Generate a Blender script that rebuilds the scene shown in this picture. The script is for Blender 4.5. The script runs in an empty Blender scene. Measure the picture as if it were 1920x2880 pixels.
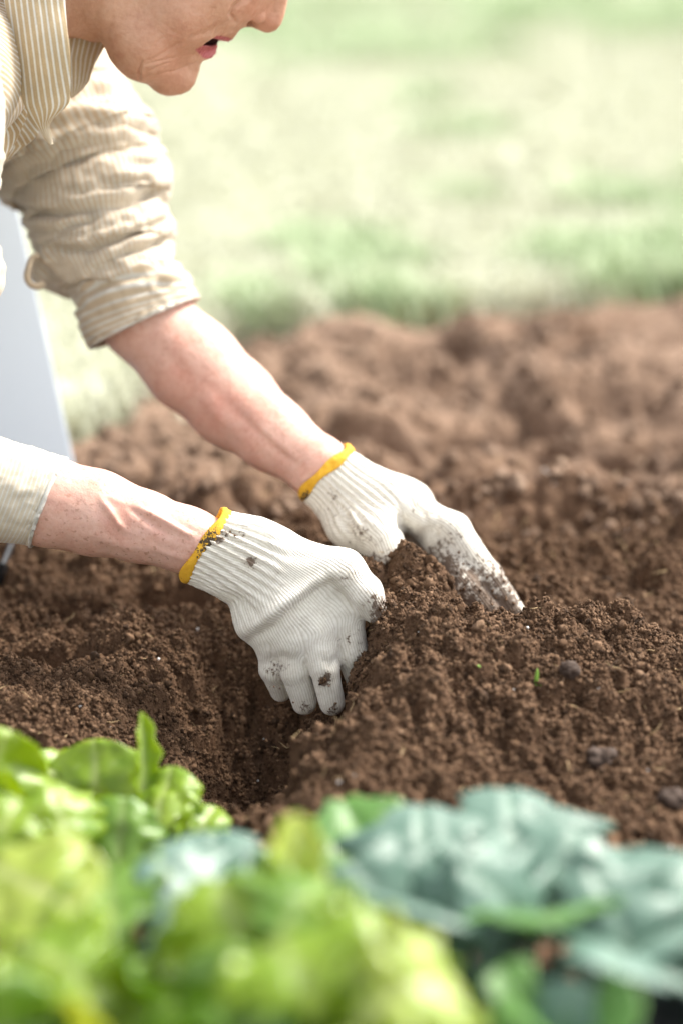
import bpy, bmesh, math, random
import numpy as np
from mathutils import Vector, Matrix

random.seed(7)
rng = np.random.default_rng(7)
R = math.radians
scene = bpy.context.scene
C = scene.collection

# ------------------------------------------------------------------ camera
CAM_H = 0.74            # camera height over the bed
PITCH = 17.0            # degrees below the horizon
FPX = 6800.0            # 85 mm on a 36 mm tall frame, in photo pixels (1920 x 2880)
cd = bpy.data.cameras.new('camera')
cam = bpy.data.objects.new('camera', cd)
C.objects.link(cam)
scene.camera = cam
cam.location = (0, 0, CAM_H)
cam.rotation_euler = (R(90 - PITCH), 0, 0)
cd.sensor_fit = 'VERTICAL'
cd.sensor_height = 36.0
cd.sensor_width = 24.0
cd.lens = 85.0
cd.clip_start = 0.05
cd.clip_end = 2000.0
cd.dof.use_dof = True
cd.dof.focus_distance = 2.05
cd.dof.aperture_fstop = 1.8
cd.dof.aperture_blades = 0

# ------------------------------------------------------------------ world, sun, exposure
SUN_EL, SUN_AZ = 49.0, 58.0        # veiled sun, high behind the bed and to the right
world = bpy.data.worlds.new('World')
scene.world = world
world.use_nodes = True
wn = world.node_tree
wn.nodes.clear()
sky = wn.nodes.new('ShaderNodeTexSky')
sky.sky_type = 'NISHITA'
sky.sun_disc = False
sky.sun_elevation = R(SUN_EL)
sky.sun_rotation = R(SUN_AZ)
sky.air_density = 1.0
sky.dust_density = 3.0
hsv = wn.nodes.new('ShaderNodeHueSaturation')   # thin bright cloud: a paler sky
hsv.inputs['Saturation'].default_value = 0.15
bg = wn.nodes.new('ShaderNodeBackground')
bg.inputs['Strength'].default_value = 0.085
wo = wn.nodes.new('ShaderNodeOutputWorld')
wn.links.new(sky.outputs[0], hsv.inputs['Color'])
wn.links.new(hsv.outputs[0], bg.inputs['Color'])
wn.links.new(bg.outputs[0], wo.inputs['Surface'])

sd = bpy.data.lights.new('sun', 'SUN')
sd.energy = 1.5
sd.angle = R(20)
sd.color = (1.0, 0.93, 0.82)
sun = bpy.data.objects.new('sun', sd)
C.objects.link(sun)
az, el = R(SUN_AZ), R(SUN_EL)
sdir = Vector((math.sin(az) * math.cos(el), math.cos(az) * math.cos(el), math.sin(el)))
sun.rotation_euler = sdir.to_track_quat('Z', 'Y').to_euler()

vs = scene.view_settings
vs.view_transform = 'Standard'
vs.look = 'None'
vs.gamma = 1.0
vs.use_curve_mapping = False
vs.exposure = 2.33
scene.cycles.use_denoising = True
try:
    scene.cycles.denoiser = 'OPENIMAGEDENOISE'
except Exception:
    pass
scene.cycles.max_bounces = 8
scene.cycles.sample_clamp_indirect = 6.0

# ------------------------------------------------------------------ small helpers
SP, CP = math.sin(R(PITCH)), math.cos(R(PITCH))
FWD = np.array([0, CP, -SP]); UPV = np.array([0, SP, CP]); RGT = np.array([1.0, 0, 0])
CAMP = np.array([0, 0, CAM_H])

def P(px, py, d):
    """the place in the world seen at a photo pixel, d metres in front of the camera"""
    return CAMP + RGT * ((px - 960) / FPX * d) - UPV * ((py - 1440) / FPX * d) + FWD * d

def PA(a):
    a = np.asarray(a, float)
    d = a[:, 2:3]
    return CAMP + RGT * ((a[:, 0:1] - 960) / FPX * d) - UPV * ((a[:, 1:2] - 1440) / FPX * d) + FWD * d

def G(px, py, z=0.0):
    """the point of the plane at height z seen at a photo pixel"""
    t = (py - 1440) / FPX
    d = (CAM_H - z) / (SP + t * CP)
    return P(px, py, d)

def proj(v):
    q = v - CAMP
    d = q @ FWD
    return np.stack([960 + FPX * (q @ RGT) / d, 1440 - FPX * (q @ UPV) / d], 1), d

def _hash(ix, iy, iz, seed):
    h = (ix.astype(np.uint32) * np.uint32(374761393) + iy.astype(np.uint32) * np.uint32(668265263)
         + iz.astype(np.uint32) * np.uint32(2147483647) + np.uint32(seed * 974711 + 13))
    h = (h ^ (h >> np.uint32(13))) * np.uint32(1274126177)
    h = h ^ (h >> np.uint32(16))
    return (h & np.uint32(0xFFFF)).astype(np.float32) / 32767.5 - 1.0

def noise3(p, seed=0):
    p = np.asarray(p, np.float32)
    i = np.floor(p).astype(np.int64)
    f = p - i
    f = f * f * f * (f * (f * 6 - 15) + 10)
    out = 0
    for dx in (0, 1):
        wx = f[..., 0] if dx else 1 - f[..., 0]
        for dy in (0, 1):
            wy = f[..., 1] if dy else 1 - f[..., 1]
            for dz in (0, 1):
                wz = f[..., 2] if dz else 1 - f[..., 2]
                out = out + wx * wy * wz * _hash(i[..., 0] + dx, i[..., 1] + dy, i[..., 2] + dz, seed)
    return out

def fbm(p, oct=4, seed=0, gain=0.5):
    s, a, t = 0, 1.0, 0
    for k in range(oct):
        s = s + a * noise3(np.asarray(p) * (2.03 ** k) + 17.3 * k, seed + k)
        t += a
        a *= gain
    return s / t

def sstep(a, b, x):
    t = np.clip((x - a) / (b - a), 0, 1)
    return t * t * (3 - 2 * t)

def mesh_obj(name, verts, faces, mat, parent=None, smooth=True, attrs=None):
    me = bpy.data.meshes.new(name)
    verts = np.asarray(verts, np.float32)
    if isinstance(faces, np.ndarray):
        nf, k = faces.shape
        me.vertices.add(len(verts)); me.vertices.foreach_set('co', verts.ravel())
        me.loops.add(nf * k); me.loops.foreach_set('vertex_index', faces.astype(np.int32).ravel())
        me.polygons.add(nf)
        me.polygons.foreach_set('loop_start', np.arange(nf, dtype=np.int32) * k)
        me.update(calc_edges=True)
        me.validate()
    else:
        me.from_pydata([tuple(map(float, v)) for v in verts], [], faces)
    if smooth:
        me.polygons.foreach_set('use_smooth', [True] * len(me.polygons))
    for k, v in (attrs or {}).items():
        v = np.asarray(v, np.float32)
        if v.ndim == 1:
            at = me.attributes.new(k, 'FLOAT', 'POINT'); at.data.foreach_set('value', v)
        else:
            at = me.attributes.new(k, 'FLOAT_VECTOR', 'POINT'); at.data.foreach_set('vector', v.ravel())
    if mat is not None:
        me.materials.append(mat)
    me.update()
    o = bpy.data.objects.new(name, me)
    C.objects.link(o)
    if parent is not None:
        o.parent = parent
        if parent.parent is None:      # the root stands at the thing's base, its parts are built in place
            o.matrix_parent_inverse = Matrix.Translation(parent.location).inverted()
    return o

def tag(o, label=None, cat=None, group=None, kind=None):
    for k, v in (('label', label), ('category', cat), ('group', group), ('kind', kind)):
        if v:
            o[k] = v
    return o

def thing(name, label, cat, loc=(0, 0, 0), group=None):
    o = bpy.data.objects.new(name, None)
    o.empty_display_size = 0.05
    C.objects.link(o)
    o.location = tuple(map(float, loc))
    return tag(o, label, cat, group)

def normals(v, f):
    n = np.zeros_like(v)
    if f.shape[1] == 4:
        fn = np.cross(v[f[:, 2]] - v[f[:, 0]], v[f[:, 3]] - v[f[:, 1]])
    else:
        fn = np.cross(v[f[:, 1]] - v[f[:, 0]], v[f[:, 2]] - v[f[:, 0]])
    for k in range(f.shape[1]):
        for a in range(3):
            n[:, a] += np.bincount(f[:, k], fn[:, a], len(v))
    return n / (np.linalg.norm(n, axis=1, keepdims=True) + 1e-12)

def poly_dist(q, pts):
    """distance to a polyline in 2-D or 3-D, signed side (2-D), and fraction along it"""
    pts = np.asarray(pts, float)
    best = np.full(len(q), 1e9); side = np.zeros(len(q)); frac = np.zeros(len(q))
    n = len(pts) - 1
    for k in range(n):
        a, b = pts[k], pts[k + 1]
        ab = b - a
        t = np.clip(((q - a) @ ab) / (ab @ ab + 1e-12), 0, 1)
        v = q - a - t[:, None] * ab
        dd = np.linalg.norm(v, axis=1)
        m = dd < best
        best[m] = dd[m]
        frac[m] = (k + t[m]) / n
        if q.shape[1] == 2:
            side[m] = np.sign(ab[0] * (q[m, 1] - a[1]) - ab[1] * (q[m, 0] - a[0]))
    return best, side, frac

# ------------------------------------------------------------------ implicit surfaces
def smin(a, b, k):
    h = np.maximum(k - np.abs(a - b), 0) / k
    return np.minimum(a, b) - h * h * k * 0.25

def smax(a, b, k):
    return -smin(-a, -b, k)

def d_cone(p, a, b, ra, rb):
    a = np.asarray(a, np.float32); b = np.asarray(b, np.float32)
    ab = b - a
    q = p - a
    t = np.clip((q @ ab) / float(ab @ ab + 1e-12), 0, 1)
    q = q - t[..., None] * ab
    return np.sqrt((q * q).sum(-1)) - (ra + (rb - ra) * t)

def d_flatcone(p, a, b, ra, rb, nrm, flat):
    """round cone whose section is squashed by 'flat' along nrm"""
    a = np.asarray(a, np.float32); b = np.asarray(b, np.float32)
    ab = b - a
    u = ab / np.linalg.norm(ab)
    nrm = np.asarray(nrm, np.float32)
    nrm = nrm - u * (nrm @ u); nrm = nrm / np.linalg.norm(nrm)
    q = p - a
    t = np.clip((q @ ab) / float(ab @ ab), 0, 1)
    q = q - t[..., None] * ab
    qn = q @ nrm
    l2 = (q * q).sum(-1) - qn * qn + (qn / flat) ** 2
    return (np.sqrt(np.maximum(l2, 1e-14)) - (ra + (rb - ra) * t)) * (0.5 + 0.5 * flat)

def d_ell(p, c, axes, rad):
    """ellipsoid with orthonormal axes (rows)"""
    q = (p - np.asarray(c, np.float32)) @ np.asarray(axes, np.float32).T
    rad = np.asarray(rad, np.float32)
    k0 = np.sqrt(((q / rad) ** 2).sum(-1)) + 1e-9
    k1 = np.sqrt(((q / rad ** 2) ** 2).sum(-1)) + 1e-9
    return k0 * (k0 - 1) / k1

CORN = np.array([[x, y, z] for x in (0, 1) for y in (0, 1) for z in (0, 1)])
EDGE = [(a, b) for a in range(8) for b in range(a + 1, 8) if np.abs(CORN[a] - CORN[b]).sum() == 1]

def surface(fn, lo, hi, h):
    """naive surface nets of fn(points) < 0 on a regular grid"""
    lo = np.asarray(lo, float); hi = np.asarray(hi, float)
    n = np.ceil((hi - lo) / h).astype(int) + 1
    ax = [np.float32(lo[k] + h * np.arange(n[k])) for k in range(3)]
    # coarse pass: skip blocks that cannot hold the surface
    B = 12
    vals = np.full(n, 1.0, np.float32)
    ce = [np.arange(0, n[k], B) for k in range(3)]
    cx = np.stack(np.meshgrid(*[lo[k] + h * (ce[k] + (B - 1) / 2) for k in range(3)], indexing='ij'), -1).astype(np.float32)
    cv = fn(cx.reshape(-1, 3)).reshape(cx.shape[:3])
    rad = h * B * 0.95 * 1.35
    near = np.abs(cv) < rad
    vals_c = np.where(cv < 0, -1.0, 1.0).astype(np.float32)
    todo = np.argwhere(near)
    for (i, j, k) in np.argwhere((~near) & (cv < 0)):
        vals[ce[0][i]:ce[0][i] + B, ce[1][j]:ce[1][j] + B, ce[2][k]:ce[2][k] + B] = -1
    for s in range(0, len(todo), 400):
        blk = todo[s:s + 400]
        idx = (blk[:, None, :] * B + np.stack(np.meshgrid(*[np.arange(B)] * 3, indexing='ij'), -1).reshape(1, -1, 3))
        idx = idx.reshape(-1, 3)
        ok = (idx < n).all(1)
        idx = idx[ok]
        pts = np.stack([ax[k][idx[:, k]] for k in range(3)], 1)
        vals[idx[:, 0], idx[:, 1], idx[:, 2]] = fn(pts)
    s = vals < 0
    cnt = np.zeros(n - 1, np.int8)
    for c in CORN:
        cnt += s[c[0]:n[0] - 1 + c[0], c[1]:n[1] - 1 + c[1], c[2]:n[2] - 1 + c[2]]
    act = np.argwhere((cnt > 0) & (cnt < 8))
    cv = np.stack([vals[act[:, 0] + c[0], act[:, 1] + c[1], act[:, 2] + c[2]] for c in CORN], 1)
    acc = np.zeros((len(act), 3)); num = np.zeros(len(act))
    for a, b in EDGE:
        va, vb = cv[:, a], cv[:, b]
        m = (va < 0) != (vb < 0)
        t = np.where(m, va / (va - vb + 1e-20), 0)
        pt = CORN[a] + t[:, None] * (CORN[b] - CORN[a])
        acc[m] += pt[m]; num[m] += 1
    v = lo + h * (act + acc / num[:, None])
    ids = np.full(n - 1, -1, np.int64)
    ids[act[:, 0], act[:, 1], act[:, 2]] = np.arange(len(act))
    quads = []
    for axis in range(3):
        o1, o2 = (axis + 1) % 3, (axis + 2) % 3
        sl0 = [slice(None)] * 3; sl1 = [slice(None)] * 3
        sl0[axis] = slice(0, n[axis] - 1); sl1[axis] = slice(1, n[axis])
        ch = s[tuple(sl0)] != s[tuple(sl1)]
        e = np.argwhere(ch)
        ok = (e[:, o1] > 0) & (e[:, o2] > 0) & (e[:, o1] < n[o1] - 1) & (e[:, o2] < n[o2] - 1)
        e = e[ok]
        inside0 = s[e[:, 0], e[:, 1], e[:, 2]]
        q = []
        for (p1, p2) in ((0, 0), (1, 0), (1, 1), (0, 1)):
            c = e.copy()
            c[:, o1] -= p1; c[:, o2] -= p2
            q.append(ids[c[:, 0], c[:, 1], c[:, 2]])
        q = np.stack(q, 1)
        q[~inside0] = q[~inside0][:, ::-1]
        quads.append(q)
    f = np.concatenate(quads)
    f = f[(f >= 0).all(1)]
    # outward check
    nn = normals(v, f)
    g = fn((v + nn * h).astype(np.float32)) - fn((v - nn * h).astype(np.float32))
    if np.median(g) < 0:
        f = f[:, ::-1]
    return v, f

def relax(v, f, it=2, w=0.5):
    e = np.concatenate([f[:, [k, (k + 1) % f.shape[1]]] for k in range(f.shape[1])])
    e = np.concatenate([e, e[:, ::-1]])
    deg = np.bincount(e[:, 0], minlength=len(v)).astype(float)[:, None] + 1e-9
    for k in range(it):
        for ww in (w, -w * 1.03):
            s = np.stack([np.bincount(e[:, 0], v[e[:, 1], a], len(v)) for a in range(3)], 1) / deg
            v = v + ww * (s - v)
    return v

# ------------------------------------------------------------------ material helpers
def new_mat(name):
    m = bpy.data.materials.new(name)
    m.use_nodes = True
    nt = m.node_tree
    nt.nodes.clear()
    out = nt.nodes.new('ShaderNodeOutputMaterial')
    b = nt.nodes.new('ShaderNodeBsdfPrincipled')
    nt.links.new(b.outputs[0], out.inputs['Surface'])
    return m, nt, b, out

class NB:
    """terse node builder"""
    def __init__(s, nt): s.nt = nt
    def n(s, typ, **kw):
        x = s.nt.nodes.new(typ)
        for k, v in kw.items():
            if k.startswith('_'):
                setattr(x, k[1:], v)
            else:
                x.inputs[k.replace('_', ' ')].default_value = v
        return x
    def l(s, a, b): s.nt.links.new(a, b)
    def noise(s, scale, detail=4, rough=0.55, vec=None):
        x = s.n('ShaderNodeTexNoise', Scale=scale, Detail=detail, Roughness=rough)
        if vec is not None: s.l(vec, x.inputs['Vector'])
        return x.outputs['Fac']
    def obj(s):
        return s.n('ShaderNodeTexCoord').outputs['Object']
    def geo(s):
        return s.n('ShaderNodeNewGeometry').outputs['Position']
    def attr(s, name, out='Fac'):
        x = s.n('ShaderNodeAttribute'); x.attribute_name = name
        return x.outputs[out]
    def ramp(s, fac, stops, interp='LINEAR'):
        x = s.n('ShaderNodeValToRGB')
        x.color_ramp.interpolation = interp
        el = x.color_ramp.elements
        while len(el) < len(stops): el.new(0.5)
        for e, (p, c) in zip(el, stops):
            e.position = p
            e.color = (*c, 1) if len(c) == 3 else c
        s.l(fac, x.inputs[0])
        return x.outputs[0]
    def mix(s, fac, a, b, mode='MIX'):
        x = s.n('ShaderNodeMix', _data_type='RGBA', _blend_type=mode)
        for v, k in ((fac, 0), (a, 6), (b, 7)):
            if hasattr(v, 'links') or hasattr(v, 'is_linked'):
                s.l(v, x.inputs[k])
            else:
                x.inputs[k].default_value = (*v, 1) if isinstance(v, tuple) and len(v) == 3 else v
        return x.outputs[2]
    def math(s, op, a, b=None, c=None, clamp=False):
        x = s.n('ShaderNodeMath', _operation=op, _use_clamp=clamp)
        for k, v in enumerate((a, b, c)):
            if v is None: continue
            if hasattr(v, 'is_linked'): s.l(v, x.inputs[k])
            else: x.inputs[k].default_value = v
        return x.outputs[0]
    def bump(s, h, strength, dist, normal=None):
        x = s.n('ShaderNodeBump', Strength=strength, Distance=dist)
        s.l(h, x.inputs['Height'])
        if normal is not None: s.l(normal, x.inputs['Normal'])
        return x.outputs[0]
    def rgb(s, c):
        x = s.n('ShaderNodeRGB'); x.outputs[0].default_value = (*c, 1)
        return x.outputs[0]
# ================================================================== SETTING
def soil_material(name, fine=1.0):
    m, nt, b, out = new_mat(name)
    k = NB(nt)
    pos = k.geo()
    big = k.noise(14, 3, 0.6, pos)
    mid = k.noise(90, 4, 0.6, pos)
    sml = k.noise(420, 3, 0.7, pos)
    f = k.math('ADD', k.math('MULTIPLY', big, 0.30), k.math('ADD', k.math('MULTIPLY', mid, 0.40), k.math('MULTIPLY', sml, 0.30)))
    col = k.ramp(f, [(0.30, (0.032, 0.0175, 0.0095)), (0.46, (0.092, 0.050, 0.0275)), (0.58, (0.150, 0.087, 0.051)), (0.72, (0.23, 0.145, 0.092))])
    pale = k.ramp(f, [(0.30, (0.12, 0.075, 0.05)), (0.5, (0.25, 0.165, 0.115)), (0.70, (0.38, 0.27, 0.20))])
    col = k.mix(k.attr('haze_tint'), col, pale)  # distant haze mixed into the soil colour as a paler ramp
    k.l(col, b.inputs['Base Color'])
    b.inputs['Roughness'].default_value = 0.92
    b.inputs['Specular IOR Level'].default_value = 0.22
    bm = k.bump(sml, 0.9, 0.0025 * fine)
    bm2 = k.bump(k.noise(1100, 2, 0.6, pos), 0.6, 0.001, bm)
    k.l(bm2, b.inputs['Normal'])
    return m

def crumb_material(name, haze_tint=0.0):
    m, nt, b, out = new_mat(name)
    k = NB(nt)
    oi = k.n('ShaderNodeObjectInfo').outputs['Random']
    pos = k.geo()
    n = k.noise(300, 3, 0.6, pos)
    f = k.math('ADD', k.math('MULTIPLY', oi, 0.48), k.math('MULTIPLY', n, 0.52))
    col = k.ramp(f, [(0.15, (0.024, 0.0138, 0.008)), (0.42, (0.095, 0.052, 0.0275)), (0.62, (0.158, 0.091, 0.051)), (0.85, (0.27, 0.172, 0.108))])
    if haze_tint:
        col = k.ramp(f, [(0.15, (0.09, 0.055, 0.036)), (0.5, (0.22, 0.145, 0.10)), (0.85, (0.36, 0.26, 0.19))])  # paler set for far crumbs, with the haze in their colour
    k.l(col, b.inputs['Base Color'])
    b.inputs['Roughness'].default_value = 0.9
    b.inputs['Specular IOR Level'].default_value = 0.25
    k.l(k.bump(k.noise(1500, 3, 0.7, pos), 0.9, 0.0012), b.inputs['Normal'])
    return m

def plain_mat(name, col, rough=0.8, var=0.15, scale=60, spec=0.3):
    m, nt, b, out = new_mat(name)
    k = NB(nt)
    n = k.noise(scale, 4, 0.6, k.geo())
    c = np.array(col)
    k.l(k.ramp(n, [(0.25, tuple(c * (1 - var))), (0.75, tuple(np.minimum(c * (1 + var), 1)))]), b.inputs['Base Color'])
    b.inputs['Roughness'].default_value = rough
    b.inputs['Specular IOR Level'].default_value = spec
    return m

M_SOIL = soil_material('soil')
M_CRUMB = crumb_material('soil_crumb')

# ---- outline of the dug bed (lawn beyond it)
_b = np.array([G(px, py, 0.0)[:2] for px, py in ((-900, 1390), (-300, 1345), (100, 1265), (330, 1170), (500, 985), (640, 915), (900, 900),
                                                  (1300, 885), (1600, 850), (1920, 825), (2500, 800))])
def border(x):
    return np.interp(x, _b[:, 0], _b[:, 1])

CREST = PA([(930, 1530, 2.20), (1040, 1570, 2.165), (1180, 1668, 2.105), (1390, 1785, 2.062), (1650, 1835, 2.06), (1930, 1965, 2.03), (2300, 2080, 2.0)])

EDGE_L = np.array([G(px, py, z)[:2] for px, py, z in ((1020, 1840, .01), (985, 1960, -.02), (925, 2075, -.03), (800, 2190, -.02), (670, 2310, -.005), (560, 2420, 0), (420, 2560, 0))])

def soil_base(x, y):
    """smooth shape of the bed"""
    q = np.stack([x, y], -1).reshape(-1, 2)
    d, side, fr = poly_dist(q, CREST[:, :2])
    zc = np.interp(fr, np.linspace(0, 1, len(CREST)), CREST[:, 2]) + np.interp(fr, [0, .3, .6, 1], [0, 0.010, 0.030, 0.034])
    back = q[:, 1] > np.interp(q[:, 0], CREST[:, 0], CREST[:, 1])
    w = np.where(back, np.interp(fr, [0, .3, .55, .7, 1], [0.060, 0.040, 0.036, 0.06, 0.07]), np.interp(fr, [0, .2, .5, 1], [0.045, 0.115, 0.165, 0.18]))
    h = zc * np.exp(-(d / w) ** 2)
    far_d = np.clip((d - w * 1.2) / 0.10, 0, 1) * back
    h = h - 0.022 * np.sin(np.pi * np.clip(far_d, 0, 1)) * (q[:, 0] > 0.02)
    # beyond the left end the heap drops into the hole the hands are digging
    hole = P(790, 1990, 2.05)
    r = np.hypot((q[:, 0] - hole[0]) / 0.085, (q[:, 1] - hole[1]) / 0.10)
    h = h - 0.095 * np.exp(-r ** 2.4)
    hole2 = P(600, 2200, 1.92)
    r = np.hypot((q[:, 0] - hole2[0]) / 0.10, (q[:, 1] - hole2[1]) / 0.11)
    h = h - 0.030 * np.exp(-r ** 2)
    # the heap's steep left edge, running from the fingers towards the camera
    de, se, fe = poly_dist(q, EDGE_L)
    sd = np.where(q[:, 0] > np.interp(q[:, 1], EDGE_L[::-1, 1], EDGE_L[::-1, 0]), de, -de)
    tp = np.sin(np.pi * np.clip(fe, 0, 1)) ** 0.7
    h = h + tp * (0.028 * np.exp(-((sd - 0.062) / 0.050) ** 2) - 0.064 * np.exp(-((sd + 0.075) / 0.068) ** 2))
    # front lip of the heap under the kale
    lip = P(1250, 2230, 1.84)
    r = np.hypot((q[:, 0] - lip[0]) / 0.24, (q[:, 1] - lip[1]) / 0.09)
    h = h + 0.020 * np.exp(-r ** 2)
    return h.reshape(np.shape(x))

def seg(a, b, h): return np.arange(a, b, h)
gx = np.concatenate([seg(-2.4, -0.75, 0.05), seg(-0.75, -0.36, 0.006), seg(-0.36, 0.38, 0.0017), seg(0.38, 0.8, 0.006), seg(0.8, 2.4, 0.05)])
gy = np.concatenate([seg(0.2, 1.3, 0.03), seg(1.3, 1.6, 0.004), seg(1.6, 2.32, 0.0017), seg(2.32, 2.8, 0.004), seg(2.8, 4.2, 0.010)])
X, Y = np.meshgrid(gx, gy, indexing='ij')
Z = soil_base(X, Y)
pp = np.stack([X, Y, np.zeros_like(X)], -1)
depth = np.clip((Y - 2.15) / 0.5, 0, 1)
depth = depth * (1 - 0.6 * sstep(-0.6, -0.15, Y - border(X)))
lump = fbm(pp * 7.5, 3, 3)                         # furrows and heaps, stronger further back
Z += lump * (0.010 + 0.050 * depth)
rid = 1 - np.abs(fbm(pp * np.array([9, 13, 1]), 3, 9)) * 2
Z += (rid - 0.5) * (0.004 + 0.026 * depth)
leftm = np.clip((-0.08 - X) / 0.12, 0, 1)
Z += leftm * (fbm(pp * 16, 3, 21) * 0.016)
# clods: rounded lumps stamped on the bed
def stamp(cx, cy, r, hh, seed):
    i0, i1 = np.searchsorted(gx, [cx - r, cx + r]); j0, j1 = np.searchsorted(gy, [cy - r, cy + r])
    if i1 - i0 < 2 or j1 - j0 < 2: return
    dx = (X[i0:i1, j0:j1] - cx) / r; dy = (Y[i0:i1, j0:j1] - cy) / r
    rr = dx * dx + dy * dy
    top = np.sqrt(np.clip(1 - rr, 0, 1))
    z0 = np.median(Z[i0:i1, j0:j1])
    new = z0 - 0.35 * hh + hh * top
    Z[i0:i1, j0:j1] = np.where(rr < 1, np.maximum(Z[i0:i1, j0:j1], new), Z[i0:i1, j0:j1])
Z -= 0.030 * sstep(1.86, 1.68, Y)                   # the bed drops a little towards the planted row
for n_, rmin, rmax in ((420, 0.010, 0.026), (1800, 0.005, 0.011), (7000, 0.0025, 0.005)):
    for k_ in range(n_):
        yy = 1.45 + rng.random() ** 0.9 * 1.15
        xx = (rng.random() - 0.5) * 0.36 * yy + 0.01
        r_ = rmin * (rmax / rmin) ** (rng.random() ** 1.6)
        stamp(xx, yy, r_, r_ * (0.75 + 0.75 * rng.random()), k_)
for k_ in range(130):                              # bigger clods behind, out of focus
    yy = 2.3 + rng.random() * 1.3
    xx = (rng.random() - 0.5) * 0.42 * yy
    r_ = 0.020 * (3.4 ** rng.random())
    stamp(xx, yy, r_, r_ * (0.4 + 0.4 * rng.random()), k_)
Z += (np.abs(fbm(pp * 42, 2, 41)) - 0.12) * (0.016 - 0.006 * depth)
for px_, py_, rx_, ry_, dp_ in ((1150, 1275, .075, .035, .055), (1490, 1180, .06, .03, .045), (1700, 1262, .065, .05, .06), (1560, 1290, .05, .035, .04), (1180, 1005, .08, .05, .045), (1670, 985, .06, .04, .04),
                              (1800, 1420, .04, .03, .035), (1880, 1180, .05, .04, .05), (1540, 1350, .05, .03, .03), (620, 1330, .06, .03, .035), (330, 1560, .04, .025, .03), (220, 1700, .04, .025, .03), (520, 1660, .05, .03, .03), (120, 1840, .04, .02, .025), (900, 1180, .05, .03, .03)):
    c_ = G(px_, py_, 0.0)
    u_ = (X - c_[0]) / rx_ + 0.35 * fbm(pp * 14, 2, 51); w_ = (Y - c_[1]) / ry_ + 0.35 * fbm(pp * 14, 2, 52)
    dp_ *= 1.7; w_ = np.where(w_ > 0, w_ * 2.4, w_ * 0.9)             # the wall on the far side is steep
    Z -= dp_ * np.exp(-(u_ ** 2 + w_ ** 2) ** 1.4)
q_ = P(1085, 1750, 2.05); Z += 0.016 * np.exp(-((X - q_[0]) ** 2 + (Y - q_[1]) ** 2) / 0.026 ** 2)
q_ = P(1375, 1740, 2.115); Z -= 0.036 * np.exp(-(((X - q_[0]) / 0.044) ** 2 + ((Y - q_[1]) / 0.050) ** 2))
q_ = P(1225, 1615, 2.14); Z += 0.022 * np.exp(-((X - q_[0]) ** 2 + (Y - q_[1]) ** 2) / 0.028 ** 2)
fine = (gx > -0.37)[:, None] & (gx < 0.39)[:, None] & (gy > 1.58)[None] & (gy < 2.34)[None]
nz = np.zeros_like(Z)
nz[fine] = (np.abs(fbm(pp[fine] * 105, 3, 31)) * 0.0085 + fbm(pp[fine] * 330, 2, 37) * 0.0016)
Z += nz
edge = sstep(-0.06, 0.10, border(X) + 0.05 * fbm(pp * 5, 2, 5) - Y)
Z = np.maximum(Z, -0.16 + 0.3 * (Z + 0.16)) * edge - 0.06 * (1 - edge)
def grid_faces(nx, ny):
    i, j = np.meshgrid(np.arange(nx - 1), np.arange(ny - 1), indexing='ij')
    a = (i * ny + j).ravel()
    return np.stack([a, a + ny, a + ny + 1, a + 1], 1)
haze_tint = np.clip(sstep(2.12, 2.75, Y + 0.12 * fbm(pp * 3, 2, 14)) * (0.75 + 0.5 * fbm(pp * 11, 3, 15)), 0, 1)  # haze painted on the bed: colour lifts towards the back
soil = mesh_obj('soil_bed', np.stack([X, Y, Z], -1).reshape(-1, 3), grid_faces(len(gx), len(gy)), M_SOIL, attrs={'haze_tint': haze_tint.ravel()})
tag(soil, kind='structure')

def soil_z(x, y):
    i = np.clip(np.searchsorted(gx, x) - 1, 0, len(gx) - 2); j = np.clip(np.searchsorted(gy, y) - 1, 0, len(gy) - 2)
    tx = np.clip((x - gx[i]) / (gx[i + 1] - gx[i]), 0, 1); ty = np.clip((y - gy[j]) / (gy[j + 1] - gy[j]), 0, 1)
    return (Z[i, j] * (1 - tx) * (1 - ty) + Z[i + 1, j] * tx * (1 - ty) + Z[i, j + 1] * (1 - tx) * ty + Z[i + 1, j + 1] * tx * ty)

# ---- lawn
m, nt, b, out = new_mat('lawn')
k = NB(nt)
pos = k.geo()
mp = k.n('ShaderNodeMapping'); mp.inputs['Scale'].default_value = (1.0, 0.38, 1.0); k.l(pos, mp.inputs['Vector'])
patch = k.noise(2.6, 4, 0.6, mp.outputs[0])
spk = k.noise(10, 4, 0.6, mp.outputs[0])
f = k.math('ADD', k.math('MULTIPLY', patch, 0.62), k.math('MULTIPLY', spk, 0.38))
col = k.ramp(f, [(0.34, (0.34, 0.43, 0.26)), (0.41, (0.43, 0.49, 0.35)), (0.47, (0.52, 0.56, 0.43)), (0.60, (0.60, 0.61, 0.50))])
k.l(col, b.inputs['Base Color'])
b.inputs['Roughness'].default_value = 0.9
b.inputs['Specular IOR Level'].default_value = 0.2
M_LAWN = m
lx = np.concatenate([-np.geomspace(300, 3, 14), seg(-2.9, 2.91, 0.06), np.geomspace(3, 300, 14)])
ly = np.concatenate([[-300, -60, -12, -4, -2, 0, 1.5], seg(2.0, 5.0, 0.05), np.geomspace(5, 400, 24)])
LX, LY = np.meshgrid(lx, ly, indexing='ij')
lp = np.stack([LX, LY, LX * 0], -1)
gap = LY - border(LX)
hidden = (LY > 0.2) & (LY < 4.2) & (np.abs(LX) < 2.4)
LZ = np.where(hidden, -0.30 + 0.295 * sstep(-0.12, 0.02, gap), -0.005) + 0.004 * fbm(lp * 6, 2, 4)
LZ = np.where((LY <= 0.2), -0.02, LZ)
lawn = mesh_obj('lawn', np.stack([LX, LY, LZ], -1).reshape(-1, 3), grid_faces(len(lx), len(ly)), M_LAWN)
tag(lawn, kind='structure')

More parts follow.
